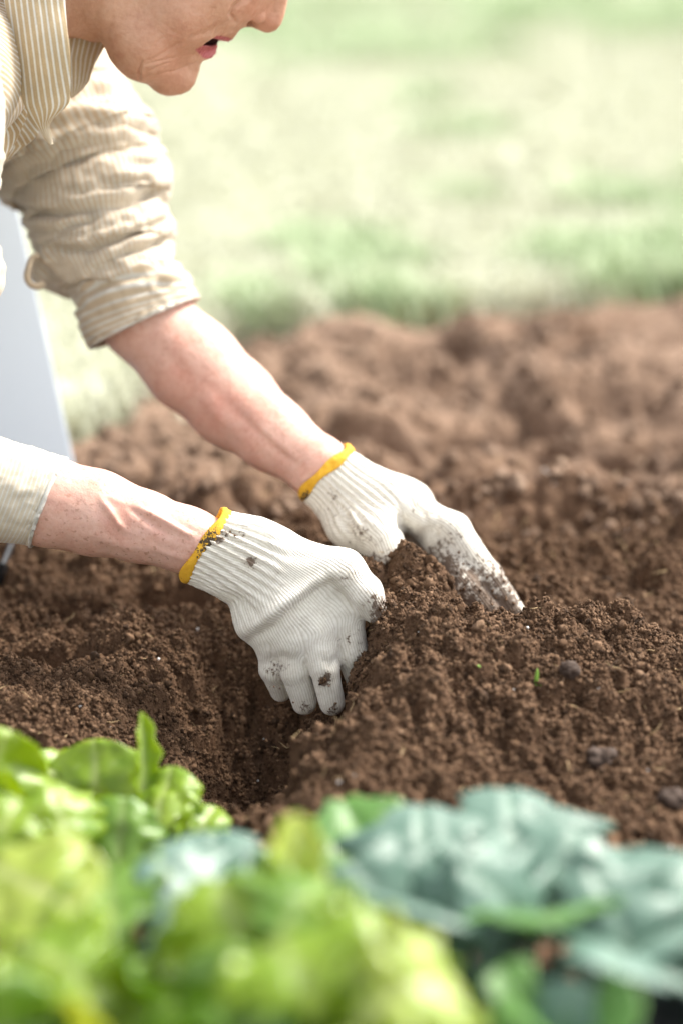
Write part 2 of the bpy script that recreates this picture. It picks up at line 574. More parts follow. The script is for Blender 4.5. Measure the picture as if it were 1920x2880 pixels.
# ---- scattering: points that carry one of a few small meshes (uncountable stuff only)
def scatter(name, pts, rot, scl, sources):
    sc_ = bpy.data.collections.new(name + '_pieces')
    for so in sources:
        sc_.objects.link(so)
    me = bpy.data.meshes.new(name)
    me.vertices.add(len(pts)); me.vertices.foreach_set('co', np.asarray(pts, np.float32).ravel())
    a = me.attributes.new('rot', 'FLOAT_VECTOR', 'POINT'); a.data.foreach_set('vector', np.asarray(rot, np.float32).ravel())
    a = me.attributes.new('scl', 'FLOAT_VECTOR', 'POINT'); a.data.foreach_set('vector', np.asarray(scl, np.float32).ravel())
    o = bpy.data.objects.new(name, me)
    C.objects.link(o)
    ng = bpy.data.node_groups.new(name, 'GeometryNodeTree')
    ng.interface.new_socket('Geometry', in_out='INPUT', socket_type='NodeSocketGeometry')
    ng.interface.new_socket('Geometry', in_out='OUTPUT', socket_type='NodeSocketGeometry')
    gi = ng.nodes.new('NodeGroupInput'); go = ng.nodes.new('NodeGroupOutput')
    ip = ng.nodes.new('GeometryNodeInstanceOnPoints')
    ci = ng.nodes.new('GeometryNodeCollectionInfo')
    ci.inputs['Collection'].default_value = sc_
    ci.inputs['Separate Children'].default_value = True
    ci.inputs['Reset Children'].default_value = True
    ra = ng.nodes.new('GeometryNodeInputNamedAttribute'); ra.data_type = 'FLOAT_VECTOR'; ra.inputs['Name'].default_value = 'rot'
    sa = ng.nodes.new('GeometryNodeInputNamedAttribute'); sa.data_type = 'FLOAT_VECTOR'; sa.inputs['Name'].default_value = 'scl'
    er = ng.nodes.new('FunctionNodeEulerToRotation')
    L = ng.links.new
    L(gi.outputs[0], ip.inputs['Points']); L(ci.outputs[0], ip.inputs['Instance'])
    ip.inputs['Pick Instance'].default_value = True
    L(ra.outputs['Attribute'], er.inputs[0]); L(er.outputs[0], ip.inputs['Rotation'])
    L(sa.outputs['Attribute'], ip.inputs['Scale'])
    L(ip.outputs[0], go.inputs[0])
    md = o.modifiers.new('scatter', 'NODES'); md.node_group = ng
    return o

def piece(name, v, f, mat, smooth=True):
    o = mesh_obj(name, v, f, mat, smooth=smooth)
    C.objects.unlink(o)
    return o

def ico(sub=2):
    bm = bmesh.new()
    bmesh.ops.create_icosphere(bm, subdivisions=sub, radius=1)
    v = np.array([x.co[:] for x in bm.verts]); f = np.array([[q.index for q in x.verts] for x in bm.faces])
    bm.free()
    return v, f

iv, if_ = ico(2)
crumbs = []
for k_ in range(7):
    n_ = fbm(iv * 2.2 + 31 * k_, 2, 50 + k_)
    v_ = iv * (1 + 0.85 * n_)[:, None] * (np.array([1, 0.75 + 0.25 * rng.random(), 0.65 + 0.25 * rng.random()]))
    crumbs.append(piece('crumb', v_, if_, M_CRUMB, smooth=True))

def in_view(n, y0, y1, spread=0.33, pw=1.0):
    y = y0 + (y1 - y0) * rng.random(n) ** pw
    x = (rng.random(n) - 0.5) * spread * y
    return x, y

# peat crumbs everywhere on the bed, finest where the lens is sharp
cp, cr, cs = [], [], []
for n_, y0, y1, s0, s1, ex in ((150000, 1.62, 2.34, 0.0006, 0.0023, 1.6), (2200, 1.62, 2.34, 0.002, 0.0055, 2.0), (4000, 1.2, 1.65, 0.002, 0.007, 2)):
    x_, y_ = in_view(n_, y0, y1)
    ok = y_ < border(x_) - 0.03
    x_, y_ = x_[ok], y_[ok]
    s_ = s0 * (s1 / s0) ** (rng.random(len(x_)) ** ex)
    z_ = soil_z(x_, y_) + s_ * 0.25
    cp.append(np.stack([x_, y_, z_], 1)); cs.append(np.repeat(s_[:, None], 3, 1)); cr.append(rng.random((len(x_), 3)) * 6.28)
x_, y_ = in_view(1800, 2.3, 3.2)
ok = y_ < border(x_) - 0.03
x_, y_ = x_[ok], y_[ok]
s_ = 0.003 * 4 ** (rng.random(len(x_)) ** 2.2)
M_CRUMB_HAZED = crumb_material('dry_crumb', 1.0)  # far crumbs painted paler to match the hazed soil
hazed_crumbs = [piece('crumb', np.array([w_.co[:] for w_ in c_.data.vertices]), if_, M_CRUMB_HAZED) for c_ in crumbs[:4]]
tag(scatter('hazed_soil_crumbs', np.stack([x_, y_, soil_z(x_, y_) + s_ * 0.2], 1), rng.random((len(x_), 3)) * 6.28, np.repeat(s_[:, None], 3, 1), hazed_crumbs), kind='stuff')
CR_P, CR_R, CR_S = cp, cr, cs        # the hands add the crumbs they carry further down

# ---- grass blades on the lawn
def blade_tuft(seed, n, h, col_mat):
    r_ = np.random.default_rng(seed)
    V, F = [], []
    for k_ in range(n):
        a = r_.random() * 6.28; bx, by = r_.normal(0, 0.022, 2); hh = h * (0.5 + 0.8 * r_.random()); w = 0.0022
        lean = 0.3 + 0.9 * r_.random()
        da = np.array([math.cos(a), math.sin(a), 0]); db = np.array([-math.sin(a), math.cos(a), 0])
        base = len(V)
        for t in (0, 0.5, 1.0):
            c = np.array([bx, by, 0]) + da * lean * hh * t * t * 0.8 + np.array([0, 0, hh * t * (1 - 0.25 * t * lean)])
            ww = w * (1 - t) + 0.0004
            V += [c - db * ww, c + db * ww]
        F += [(base, base + 1, base + 3, base + 2), (base + 2, base + 3, base + 5, base + 4)]
    return piece('grass_tuft', np.array(V), np.array(F), col_mat)

def grass_mat(name, c1, c2):
    m, nt, b, out = new_mat(name)
    k = NB(nt)
    oi = k.n('ShaderNodeObjectInfo').outputs['Random']
    k.l(k.ramp(oi, [(0.1, c1), (0.9, c2)]), b.inputs['Base Color'])
    b.inputs['Roughness'].default_value = 0.6
    b.inputs['Specular IOR Level'].default_value = 0.3
    return m
M_GRASS = grass_mat('green_grass', (0.34, 0.45, 0.25), (0.50, 0.56, 0.38))
M_STRAW = grass_mat('dry_grass', (0.54, 0.55, 0.41), (0.64, 0.65, 0.53))
tufts_g = [blade_tuft(k_, 26, 0.045, M_GRASS) for k_ in range(3)]
tufts_s = [blade_tuft(10 + k_, 26, 0.034, M_STRAW) for k_ in range(3)]
for nm, src, thr in (('green_grass', tufts_g, 1), ('dry_grass', tufts_s, -1)):
    n_ = 60000
    y_ = 2.4 + 9 * rng.random(n_) ** 1.5; x_ = rng.normal(0, 1, n_) * (0.26 * y_ + 0.25)
    q_ = np.stack([x_, y_, x_ * 0], 1)
    nn = fbm(q_ * np.array([1.5, 0.55, 1]), 3, 77) + 0.4 * fbm(q_ * 4, 2, 78)
    gap_ = y_ - border(x_)
    ok = (nn * thr > (0.26 if thr > 0 else -0.30)) & (gap_ > 0.0)
    q_ = q_[ok]; q_[:, 2] = -0.004
    m_ = len(q_)
    s_ = (0.7 + 0.7 * rng.random(m_)) * np.clip(q_[:, 1] / 4, 1, 2.0)
    o = scatter(nm, q_, np.stack([np.zeros(m_), np.zeros(m_), rng.random(m_) * 6.28], 1), np.repeat(s_[:, None], 3, 1), src)
    tag(o, kind='stuff')

# ================================================================== THE PERSON
# ---- materials
def skin_material():
    m, nt, b, out = new_mat('skin')
    k = NB(nt)
    pos = k.geo()
    mott = k.noise(55, 4, 0.6, pos)
    mott2 = k.noise(230, 3, 0.6, pos)
    f = k.math('ADD', k.math('MULTIPLY', mott, 0.6), k.math('MULTIPLY', mott2, 0.4))
    base = k.ramp(f, [(0.26, (0.42, 0.205, 0.13)), (0.48, (0.52, 0.295, 0.20)), (0.72, (0.58, 0.355, 0.255))])
    pale = k.ramp(f, [(0.28, (0.53, 0.275, 0.21)), (0.48, (0.63, 0.385, 0.31)), (0.72, (0.69, 0.46, 0.385))])
    base = k.mix(k.attr('face'), pale, base)
    fr = k.noise(260, 2, 0.5, pos)
    frm = k.ramp(fr, [(0.60, (0, 0, 0)), (0.70, (1, 1, 1))])
    frk = k.math('MULTIPLY', k.math('MULTIPLY', frm, 0.45), k.attr('freckle'))
    base = k.mix(frk, base, (0.25, 0.11, 0.055))
    red = k.math('MULTIPLY', k.attr('red'), 0.55)
    base = k.mix(red, base, (0.52, 0.17, 0.12))
    lipc = k.ramp(mott2, [(0.3, (0.36, 0.085, 0.10)), (0.7, (0.52, 0.17, 0.18))])
    base = k.mix(k.attr('lip'), base, lipc)
    base = k.mix(k.attr('inner'), base, (0.06, 0.012, 0.012))
    k.l(base, b.inputs['Base Color'])
    b.inputs['Roughness'].default_value = 0.52
    b.inputs['Specular IOR Level'].default_value = 0.35
    b.inputs['Subsurface Weight'].default_value = 0.22
    b.inputs['Subsurface Radius'].default_value = (1.0, 0.35, 0.2)
    b.inputs['Subsurface Scale'].default_value = 0.004
    bm = k.bump(k.noise(700, 3, 0.6, pos), 0.22, 0.0006)
    k.l(k.bump(k.noise(190, 4, 0.65, pos), 0.42, 0.0016, bm), b.inputs['Normal'])
    return m
M_SKIN = skin_material()

def shirt_material(name, period=0.0056, tan=((0.48, 0.36, 0.215), (0.56, 0.435, 0.275))):
    m, nt, b, out = new_mat(name)
    k = NB(nt)
    u = k.attr('stripe')
    ph = k.math('FRACT', k.math('DIVIDE', u, period))
    st = k.ramp(ph, [(0.0, (0, 0, 0)), (0.30, (0, 0, 0)), (0.36, (1, 1, 1)), (0.62, (1, 1, 1)), (0.68, (0, 0, 0))])
    pos = k.geo()
    wv = k.noise(900, 2, 0.7, pos)
    t = k.ramp(wv, [(0.3, tan[0]), (0.7, tan[1])])
    w = k.ramp(wv, [(0.3, (0.66, 0.64, 0.58)), (0.7, (0.78, 0.76, 0.71))])
    c = k.mix(st, t, w)
    slub = k.ramp(k.noise(40, 3, 0.6, pos), [(0.35, (0.90, 0.90, 0.90)), (0.65, (1, 1, 1))])
    c = k.mix(1.0, c, slub, 'MULTIPLY')
    k.l(c, b.inputs['Base Color'])
    b.inputs['Roughness'].default_value = 0.85
    b.inputs['Specular IOR Level'].default_value = 0.15
    b.inputs['Sheen Weight'].default_value = 0.25
    b.inputs['Sheen Roughness'].default_value = 0.5
    bm = k.bump(wv, 0.35, 0.0006)
    k.l(k.bump(k.noise(45, 4, 0.55, pos), 0.35, 0.004, bm), b.inputs['Normal'])
    # thin cotton lets some light through
    tr = k.n('ShaderNodeBsdfTranslucent'); k.l(c, tr.inputs['Color'])
    mx = k.n('ShaderNodeMixShader'); mx.inputs[0].default_value = 0.18
    k.l(b.outputs[0], mx.inputs[1]); k.l(tr.outputs[0], mx.inputs[2]); k.l(mx.outputs[0], out.inputs['Surface'])
    return m
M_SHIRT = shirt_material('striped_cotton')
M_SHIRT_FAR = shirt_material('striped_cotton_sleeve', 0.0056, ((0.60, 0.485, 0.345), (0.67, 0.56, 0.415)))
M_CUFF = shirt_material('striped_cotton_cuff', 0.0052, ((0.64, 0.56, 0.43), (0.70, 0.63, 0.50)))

def glove_material():
    m, nt, b, out = new_mat('white_knit')
    k = NB(nt)
    pos = k.geo()
    u = k.math('MULTIPLY', k.attr('wale'), 6.2832 / 0.0021)
    v = k.math('MULTIPLY', k.attr('course'), 6.2832 / 0.0017)
    su = k.math('MULTIPLY', k.math('ADD', k.math('COSINE', u), 1.0), 0.5)
    sv = k.math('MULTIPLY', k.math('ADD', k.math('COSINE', v), 1.0), 0.5)
    knit = k.math('MULTIPLY', su, k.math('ADD', 0.72, k.math('MULTIPLY', sv, 0.28)))
    n1 = k.noise(700, 2, 0.6, pos)
    base = k.ramp(k.noise(35, 3, 0.6, pos), [(0.3, (0.73, 0.70, 0.62)), (0.7, (0.83, 0.80, 0.73))])
    dark = k.ramp(knit, [(0.0, (0.80, 0.785, 0.75)), (0.45, (1, 1, 1))])
    base = k.mix(1.0, base, dark, 'MULTIPLY')
    dirt = k.attr('dirt')
    d1 = k.noise(230, 4, 0.7, pos)
    d2 = k.noise(60, 4, 0.6, pos)
    dn = k.math('ADD', k.math('MULTIPLY', d1, 0.65), k.math('MULTIPLY', d2, 0.35))
    thr = k.math('ADD', dn, k.math('MULTIPLY', dirt, 0.42))
    mask = k.ramp(thr, [(0.66, (0, 0, 0)), (0.74, (1, 1, 1))])
    soft = k.ramp(thr, [(0.46, (0, 0, 0)), (0.82, (1, 1, 1))])
    base = k.mix(k.math('MULTIPLY', soft, 0.60), base, (0.42, 0.35, 0.27))
    base = k.mix(k.math('MULTIPLY', mask, 0.92), base, (0.10, 0.058, 0.034))
    k.l(base, b.inputs['Base Color'])
    b.inputs['Roughness'].default_value = 0.95
    b.inputs['Specular IOR Level'].default_value = 0.1
    b.inputs['Sheen Weight'].default_value = 0.35
    b.inputs['Sheen Roughness'].default_value = 0.6
    bm = k.bump(knit, 0.38, 0.0012)
    bm = k.bump(n1, 0.35, 0.0008, bm)
    k.l(bm, b.inputs['Normal'])
    return m
M_GLOVE = glove_material()

def hem_material():
    m, nt, b, out = new_mat('yellow_hem')
    k = NB(nt)
    pos = k.geo()
    n = k.noise(120, 3, 0.7, pos)
    c = k.ramp(n, [(0.3, (0.62, 0.31, 0.012)), (0.7, (0.80, 0.46, 0.03))])
    thr = k.math('ADD', k.noise(420, 3, 0.7, pos), k.math('MULTIPLY', k.attr('dirt'), 0.30))
    c = k.mix(k.ramp(thr, [(0.66, (0, 0, 0)), (0.72, (1, 1, 1))]), c, (0.06, 0.04, 0.02))
    k.l(c, b.inputs['Base Color'])
    b.inputs['Roughness'].default_value = 0.8
    k.l(k.bump(k.noise(650, 3, 0.7, pos), 0.8, 0.0012), b.inputs['Normal'])
    return m
M_HEM = hem_material()
M_TROUSERS = plain_mat('dark_denim', (0.035, 0.05, 0.085), 0.9, 0.25, 300)
M_SHOE = plain_mat('dark_rubber', (0.025, 0.025, 0.028), 0.6, 0.2, 60)
M_HAIR = plain_mat('grey_hair', (0.33, 0.31, 0.29), 0.55, 0.3, 500)

person = thing('person', 'person in a tan striped shirt and white knit gloves bending down to dig soil', 'person', G(-1500, 1500, 0.0))

# ---- helper: nodes of a limb given in photo pixels and depth
def PP(px, py, d): return P(px, py, d).astype(np.float32)

# ================================================== gloves
def glove_sdf(bones, k_palm, extra=None):
    def fn(p):
        d = None
        for bn in bones:
            if bn.get('flat'):
                x = d_flatcone(p, bn['a'], bn['b'], bn['ra'], bn['rb'], bn['n'], bn['flat'])
            else:
                x = d_cone(p, bn['a'], bn['b'], bn['ra'], bn['rb'])
            d = x if d is None else smin(d, x, bn.get('k', k_palm))
        if extra is not None:
            d = extra(p, d)
        return d
    return fn

def bone_attrs(v, bones, n_hand):
    """knit coordinates: across (wale) and along (course) the fingers"""
    W = np.zeros(len(v)); U = np.zeros(len(v)); T = np.zeros(len(v))
    for bn in bones:
        if bn.get('skip'): continue
        a, b = np.asarray(bn['a'], float), np.asarray(bn['b'], float)
        ab = b - a; L = np.linalg.norm(ab); u = ab / L
        lat = np.cross(n_hand, u); lat /= np.linalg.norm(lat)
        nn = np.cross(u, lat)
        q = v - a
        t = np.clip(q @ u / L, 0, 1)
        c = q - np.outer(t * L, u)
        dist = np.linalg.norm(c, axis=1)
        r = bn['ra'] + (bn['rb'] - bn['ra']) * t
        w = 1.0 / (np.maximum(dist - r * 0.75, 0.001)) ** 4
        ang = np.arctan2(c @ lat, c @ nn)
        U += w * (bn.get('u0', 0) + (bn.get('u1', bn.get('u0', 0)) - bn.get('u0', 0)) * t + ang * r * 0.9)
        T += w * (bn.get('t0', 0) + t * L)
        W += w
    return U / W, T / W

def make_glove(bones, n_hand, c0, axis, e1, r1, r2, label, hem_dirt, dirt_fn, ridges, grooves, h=0.0013, k_palm=0.010, cuff_len=0.055, tilt=None):
    axis = axis / np.linalg.norm(axis)
    e1 = e1 / np.linalg.norm(e1)
    e2 = np.cross(axis, e1); e2 /= np.linalg.norm(e2)
    nrm = np.cross(e1, e2); nrm /= np.linalg.norm(nrm)
    if nrm @ axis < 0: nrm = -nrm
    c0f = c0.astype(np.float32); nf = nrm.astype(np.float32)
    cav_a = (c0 - axis * 0.012); cav_b = c0 + axis * 0.018
    def extra(p, d):
        d = smax(d, -((p - c0f) @ nf) + 0.0, 0.003)               # open wrist end
        cav = d_flatcone(p, cav_a, cav_b, r1 - 0.0035, r1 - 0.006, e2, r2 / r1)
        return smax(d, -cav, 0.002)
    fn = glove_sdf(bones, k_palm, extra)
    pts = np.array([q for bn in bones for q in (bn['a'], bn['b'])])
    rr = max(max(bn['ra'], bn['rb']) for bn in bones) + 0.006
    v, f = surface(fn, pts.min(0) - rr, pts.max(0) + rr, h)
    v = relax(v, f, 2)
    U, T = bone_attrs(v, bones, n_hand)
    n = normals(v, f)
    # soft cloth folds
    pxy, dd = proj(v)
    face = sstep(-0.15, 0.25, -(n @ FWD))
    disp = np.zeros(len(v))
    for (pl, wdt, dep, bulge) in grooves:
        ds, side, fr = poly_dist(pxy, pl)
        taper = np.sin(np.pi * np.clip(fr, 0.02, 0.98)) ** 0.4
        disp += face * taper * (-dep * np.exp(-(ds / wdt) ** 2) + bulge * np.exp(-((ds - 1.9 * wdt) / (1.2 * wdt)) ** 2) * (side < 0))
    for (pl, wdt, hgt) in ridges:
        ds, side, fr = poly_dist(pxy, pl)
        taper = np.sin(np.pi * np.clip(fr, 0.03, 0.97)) ** 0.5
        disp += face * taper * hgt * np.exp(-(ds / wdt) ** 2)
    disp += 0.0011 * fbm(v * 38, 3, 5)
    # knitted ribs of the cuff fade out into the hand
    q = v - c0
    al = q @ axis
    ang = np.arctan2((q @ e2) / r2, (q @ e1) / r1)
    ribm = 1 - sstep(cuff_len * 0.75, cuff_len * 1.25, al + 0.012 * np.cos(ang * 2.0 + 0.6))
    rib = np.cos(ang * 34 + 1.2 * fbm(v * 30, 2, 8))
    disp += ribm * 0.00115 * rib
    v = v + n * disp[:, None]
    dirt = dirt_fn(pxy, dd, v)
    o = mesh_obj('glove', v, f, M_GLOVE, person, attrs={'wale': np.where(ribm > 0.5, U, U), 'course': T, 'dirt': dirt})
    if label: o['label'] = label
    # yellow overlocked hem: a rough thick ring
    na, nb = 150, 22
    A, B = np.meshgrid(np.linspace(0, 2 * np.pi, na, endpoint=False), np.linspace(0, 2 * np.pi, nb, endpoint=False), indexing='ij')
    ro = 0.0021 + 0.0005 * np.sin(A * 75) + 0.0007 * np.sin(A * 7 + 1) + 0.0005 * noise3(np.stack([A * 8, B * 1.3, A * 0], -1), 3)
    wl = 0.0050 + 0.0012 * np.sin(A * 5 + 2) + 0.0004 * np.sin(A * 71)
    rad = np.stack([np.cos(A), np.sin(A)], -1)
    wob = 1 + 0.02 * np.sin(A * 3 + 1)
    ring = (c0 + rad[..., :1] * e1 * r1 * wob[..., None] + rad[..., 1:] * e2 * r2 * wob[..., None])
    out_dir = rad[..., :1] * e1 + rad[..., 1:] * e2
    hv = ring + out_dir * (ro * np.cos(B))[..., None] + nrm * (wl * np.sin(B) * 0.9 + 0.002 * np.sin(A * 2 + .5))[..., None]
    i, j = np.meshgrid(np.arange(na), np.arange(nb), indexing='ij')
    idx = lambda a, b_: (a % na) * nb + (b_ % nb)
    hf = np.stack([idx(i, j), idx(i + 1, j), idx(i + 1, j + 1), idx(i, j + 1)], -1).reshape(-1, 4)
    hp, _ = proj(hv.reshape(-1, 3))
    hd = np.exp(-(np.linalg.norm(hp - np.array(hem_dirt[:2]), axis=1) / hem_dirt[2]) ** 2)
    mesh_obj('hem', hv.reshape(-1, 3), hf, M_HEM, o, attrs={'dirt': hd})
    return o, v, n, dirt

# ---- near (right) hand: back of the hand towards the camera, fingers down in the soil
D0 = 2.06
n_near = -FWD * 0.85 + UPV * 0.35
c0n = P(577, 1536, D0)
e1n = P(634, 1440, D0 - 0.004) - P(520, 1633, D0 + 0.002)
axn = P(725, 1586, D0) - P(577, 1536, D0)
B_ = lambda a, b, ra, rb, **kw: dict(a=PP(*a), b=PP(*b), ra=ra, rb=rb, **kw)
nb_bones = [
    B_((566, 1532, D0), (725, 1590, D0), 0.0345, 0.0360, n=-FWD, flat=0.80, k=0.012, u0=0, t0=-0.02),
    B_((725, 1590, D0), (800, 1650, D0), 0.0360, 0.0340, n=-FWD, flat=0.78, k=0.014, u0=0, t0=0.03),
    # rolled fold of the cuff and the heel of the hand
    B_((712, 1752, D0 - 0.004), (800, 1700, D0 - 0.016), 0.0150, 0.0150, k=0.012, skip=True),
    B_((800, 1700, D0 - 0.016), (925, 1608, D0 - 0.016), 0.0150, 0.0125, k=0.014, skip=True),
    # thumb
    B_((800, 1585, D0 - 0.006), (965, 1602, D0 - 0.012), 0.0225, 0.0165, k=0.014, u0=0.02, u1=0.035, t0=0.05),
    B_((965, 1606, D0 - 0.012), (1022, 1668, D0 - 0.016), 0.0172, 0.0150, k=0.010, u0=0.035, t0=0.105),
    B_((1022, 1668, D0 - 0.016), (1060, 1722, D0 - 0.012), 0.0150, 0.0105, k=0.006, u0=0.035, t0=0.135),
    # metacarpals
    B_((800, 1660, D0), (952, 1722, D0 - 0.002), 0.0240, 0.0190, k=0.012, u0=0.010, u1=0.012, t0=0.06),
    B_((780, 1690, D0), (890, 1768, D0 - 0.010), 0.0240, 0.0190, k=0.012, u0=-0.005, u1=-0.006, t0=0.06),
    B_((760, 1710, D0), (822, 1800, D0 - 0.010), 0.0230, 0.0180, k=0.012, u0=-0.020, u1=-0.022, t0=0.06),
    B_((740, 1720, D0 + 0.004), (772, 1815, D0 + 0.002), 0.0230, 0.0160, k=0.012, u0=-0.034, u1=-0.036, t0=0.06),
    # index
    B_((955, 1725, D0 - 0.002), (988, 1838, D0 - 0.004), 0.0188, 0.0150, k=0.006, u0=0.012, t0=0.125),
    B_((988, 1838, D0 - 0.004), (1016, 1935, D0 + 0.004), 0.0138, 0.0108, k=0.003, u0=0.012, t0=0.16),
    # middle
    B_((890, 1770, D0 - 0.010), (914, 1880, D0 - 0.018), 0.0178, 0.0126, k=0.005, u0=-0.006, t0=0.115),
    B_((914, 1880, D0 - 0.018), (934, 1976, D0 - 0.012), 0.0120, 0.0112, k=0.002, u0=-0.006, t0=0.155),
    # ring
    B_((822, 1802, D0 - 0.010), (830, 1890, D0 - 0.010), 0.0168, 0.0124, k=0.005, u0=-0.022, t0=0.11),
    B_((830, 1890, D0 - 0.010), (856, 1976, D0 + 0.000), 0.0120, 0.0110, k=0.002, u0=-0.022, t0=0.145),
    # little finger, tucked behind
    B_((772, 1818, D0 + 0.002), (770, 1882, D0 + 0.006), 0.0155, 0.0120, k=0.005, u0=-0.036, t0=0.10),
    B_((770, 1882, D0 + 0.006), (790, 1945, D0 + 0.024), 0.0112, 0.0095, k=0.004, u0=-0.036, t0=0.125),
]
near_grooves = [
    ([(706, 1800), (760, 1768), (830, 1712), (890, 1665), (935, 1640)], 15, 0.0055, 0.002),
    ([(930, 1640), (968, 1690), (1000, 1722)], 12, 0.0040, 0.000),
    ([(735, 1868), (790, 1850), (850, 1868)], 16, 0.0022, 0.0),
    ([(905, 1850), (930, 1870), (955, 1842)], 12, 0.0022, 0.0),
    ([(640, 1665), (680, 1690), (735, 1740)], 14, 0.0025, 0.0012),
    ([(600, 1620), (660, 1645), (700, 1690)], 9, 0.0012, 0.0008),
    ([(720, 1530), (790, 1560), (880, 1570)], 16, 0.0016, 0.0),
]
near_ridges = [
    ([(690, 1772), (745, 1735), (810, 1690), (880, 1640), (925, 1612)], 17, 0.0030),
    ([(1000, 1790), (985, 1840), (1000, 1900)], 14, 0.0012),
]
def near_dirt(pxy, d, v):
    z = v[:, 2]
    t = 0.50 * np.exp(-(np.maximum(z - soil_z(v[:, 0], v[:, 1]), 0) / 0.010) ** 1.2) + 0.16 * np.exp(-(np.maximum(z - soil_z(v[:, 0], v[:, 1]), 0) / 0.035) ** 2)
    for (x, y, r, s) in ((675, 1510, 26, .42), (640, 1500, 22, .38), (705, 1585, 26, .55), (612, 1520, 20, .45), (990, 1620, 40, .30), (1050, 1700, 36, .30),
                         (930, 1520, 70, .12), (985, 1790, 30, .35), (990, 1850, 28, .30), (910, 1915, 24, .45), (800, 1862, 26, .30), (860, 1990, 24, .40), (932, 1992, 28, .45), (915, 1905, 18, .35), (770, 1890, 34, .30)):
        t = t + s * np.exp(-(((pxy[:, 0] - x) ** 2 + (pxy[:, 1] - y) ** 2) / r ** 2))
    return np.clip(t + 0.02, 0, 1)
g1, g1v, g1n, g1d = make_glove(nb_bones, n_near, c0n, axn, e1n, 0.0345, 0.0275, 'white knit glove with a fold across the wrist and three fingers in the soil', (590, 1530, 42), near_dirt, near_ridges, near_grooves)

# ---- far (left) hand
D1 = 2.175
n_far = UPV * 0.85 - FWD * 0.5
c0f_ = P(913, 1330, D1)
e1f = P(980, 1258, D1) - P(846, 1402, D1)
axf = P(1010, 1420, D1) - P(913, 1330, D1)
fb_bones = [
    B_((905, 1322, D1), (1008, 1414, D1), 0.0310, 0.0320, n=-FWD, flat=0.80, k=0.012, u0=0, t0=-0.02),
    B_((1008, 1414, D1), (1070, 1425, D1), 0.0310, 0.0290, n=-FWD, flat=0.8, k=0.014, u0=0, t0=0.03),
    # heel and thumb
    B_((985, 1485, D1 - 0.012), (1060, 1500, D1 - 0.022), 0.0200, 0.0190, k=0.012, u0=-0.02, t0=0.03),
    B_((1060, 1490, D1 - 0.022), (1098, 1565, D1 - 0.030), 0.0195, 0.0160, k=0.012, u0=-0.03, t0=0.06),
    B_((1098, 1565, D1 - 0.030), (1122, 1622, D1 - 0.034), 0.0160, 0.0125, k=0.006, u0=-0.03, t0=0.10),
    B_((1122, 1622, D1 - 0.034), (1138, 1668, D1 - 0.034), 0.0122, 0.0088, k=0.004, u0=-0.03, t0=0.12),
    # metacarpals
    B_((1055, 1410, D1), (1150, 1405, D1 + 0.000), 0.0230, 0.0165, k=0.014, u0=0.0, t0=0.05),
    B_((1060, 1415, D1 + 0.015), (1165, 1412, D1 + 0.022), 0.0230, 0.0170, k=0.012, u0=0.018, u1=0.021, t0=0.05),
    B_((1055, 1425, D1 + 0.03), (1165, 1432, D1 + 0.043), 0.0210, 0.0160, k=0.012, u0=0.036, u1=0.041, t0=0.05),
    B_((1050, 1440, D1 + 0.04), (1150, 1458, D1 + 0.060), 0.0200, 0.0150, k=0.012, u0=0.05, u1=0.06, t0=0.05),
    # knuckle
    B_((1128, 1390, D1 + 0.004), (1165, 1402, D1 + 0.008), 0.0125, 0.0125, k=0.012, skip=True),
    # index
    B_((1160, 1440, D1 - 0.002), (1272, 1490, D1 - 0.014), 0.0178, 0.0150, k=0.010, u0=0.0, t0=0.08),
    B_((1272, 1490, D1 - 0.014), (1368, 1622, D1 - 0.020), 0.0156, 0.0142, k=0.006, u0=0.0, t0=0.12),
    B_((1368, 1622, D1 - 0.020), (1445, 1732, D1 - 0.018), 0.0142, 0.0120, k=0.004, u0=0.0, t0=0.16),
    # middle
    B_((1170, 1450, D1 + 0.020), (1242, 1525, D1 - 0.006), 0.0172, 0.0152, k=0.010, u0=0.021, t0=0.08),
    B_((1242, 1525, D1 - 0.006), (1312, 1652, D1 - 0.026), 0.0150, 0.0140, k=0.006, u0=0.021, t0=0.12),
    B_((1312, 1652, D1 - 0.026), (1392, 1752, D1 - 0.028), 0.0140, 0.0122, k=0.004, u0=0.021, t0=0.16),
    # ring and little finger behind
    B_((1165, 1440, D1 + 0.043), (1245, 1530, D1 + 0.040), 0.0160, 0.0140, k=0.008, u0=0.041, t0=0.08),
    B_((1245, 1530, D1 + 0.040), (1300, 1660, D1 + 0.030), 0.0135, 0.0105, k=0.005, u0=0.041, t0=0.12),
    B_((1150, 1462, D1 + 0.060), (1210, 1550, D1 + 0.062), 0.0145, 0.0125, k=0.008, u0=0.06, t0=0.08),
    B_((1210, 1550, D1 + 0.062), (1240, 1640, D1 + 0.050), 0.0120, 0.0095, k=0.005, u0=0.06, t0=0.11),
]
far_grooves = [
    ([(1120, 1440), (1140, 1490), (1152, 1530)], 16, 0.0055, 0.0),
    ([(1150, 1545), (1190, 1500), (1230, 1478)], 14, 0.0022, 0.0010),
    ([(1165, 1420), (1195, 1445), (1200, 1480)], 14, 0.0018, 0.0),
    ([(965, 1430), (975, 1475), (1000, 1530)], 12, 0.0030, 0.0015),
    ([(1195, 1415), (1215, 1430), (1225, 1450)], 10, 0.0016, 0.0),
]
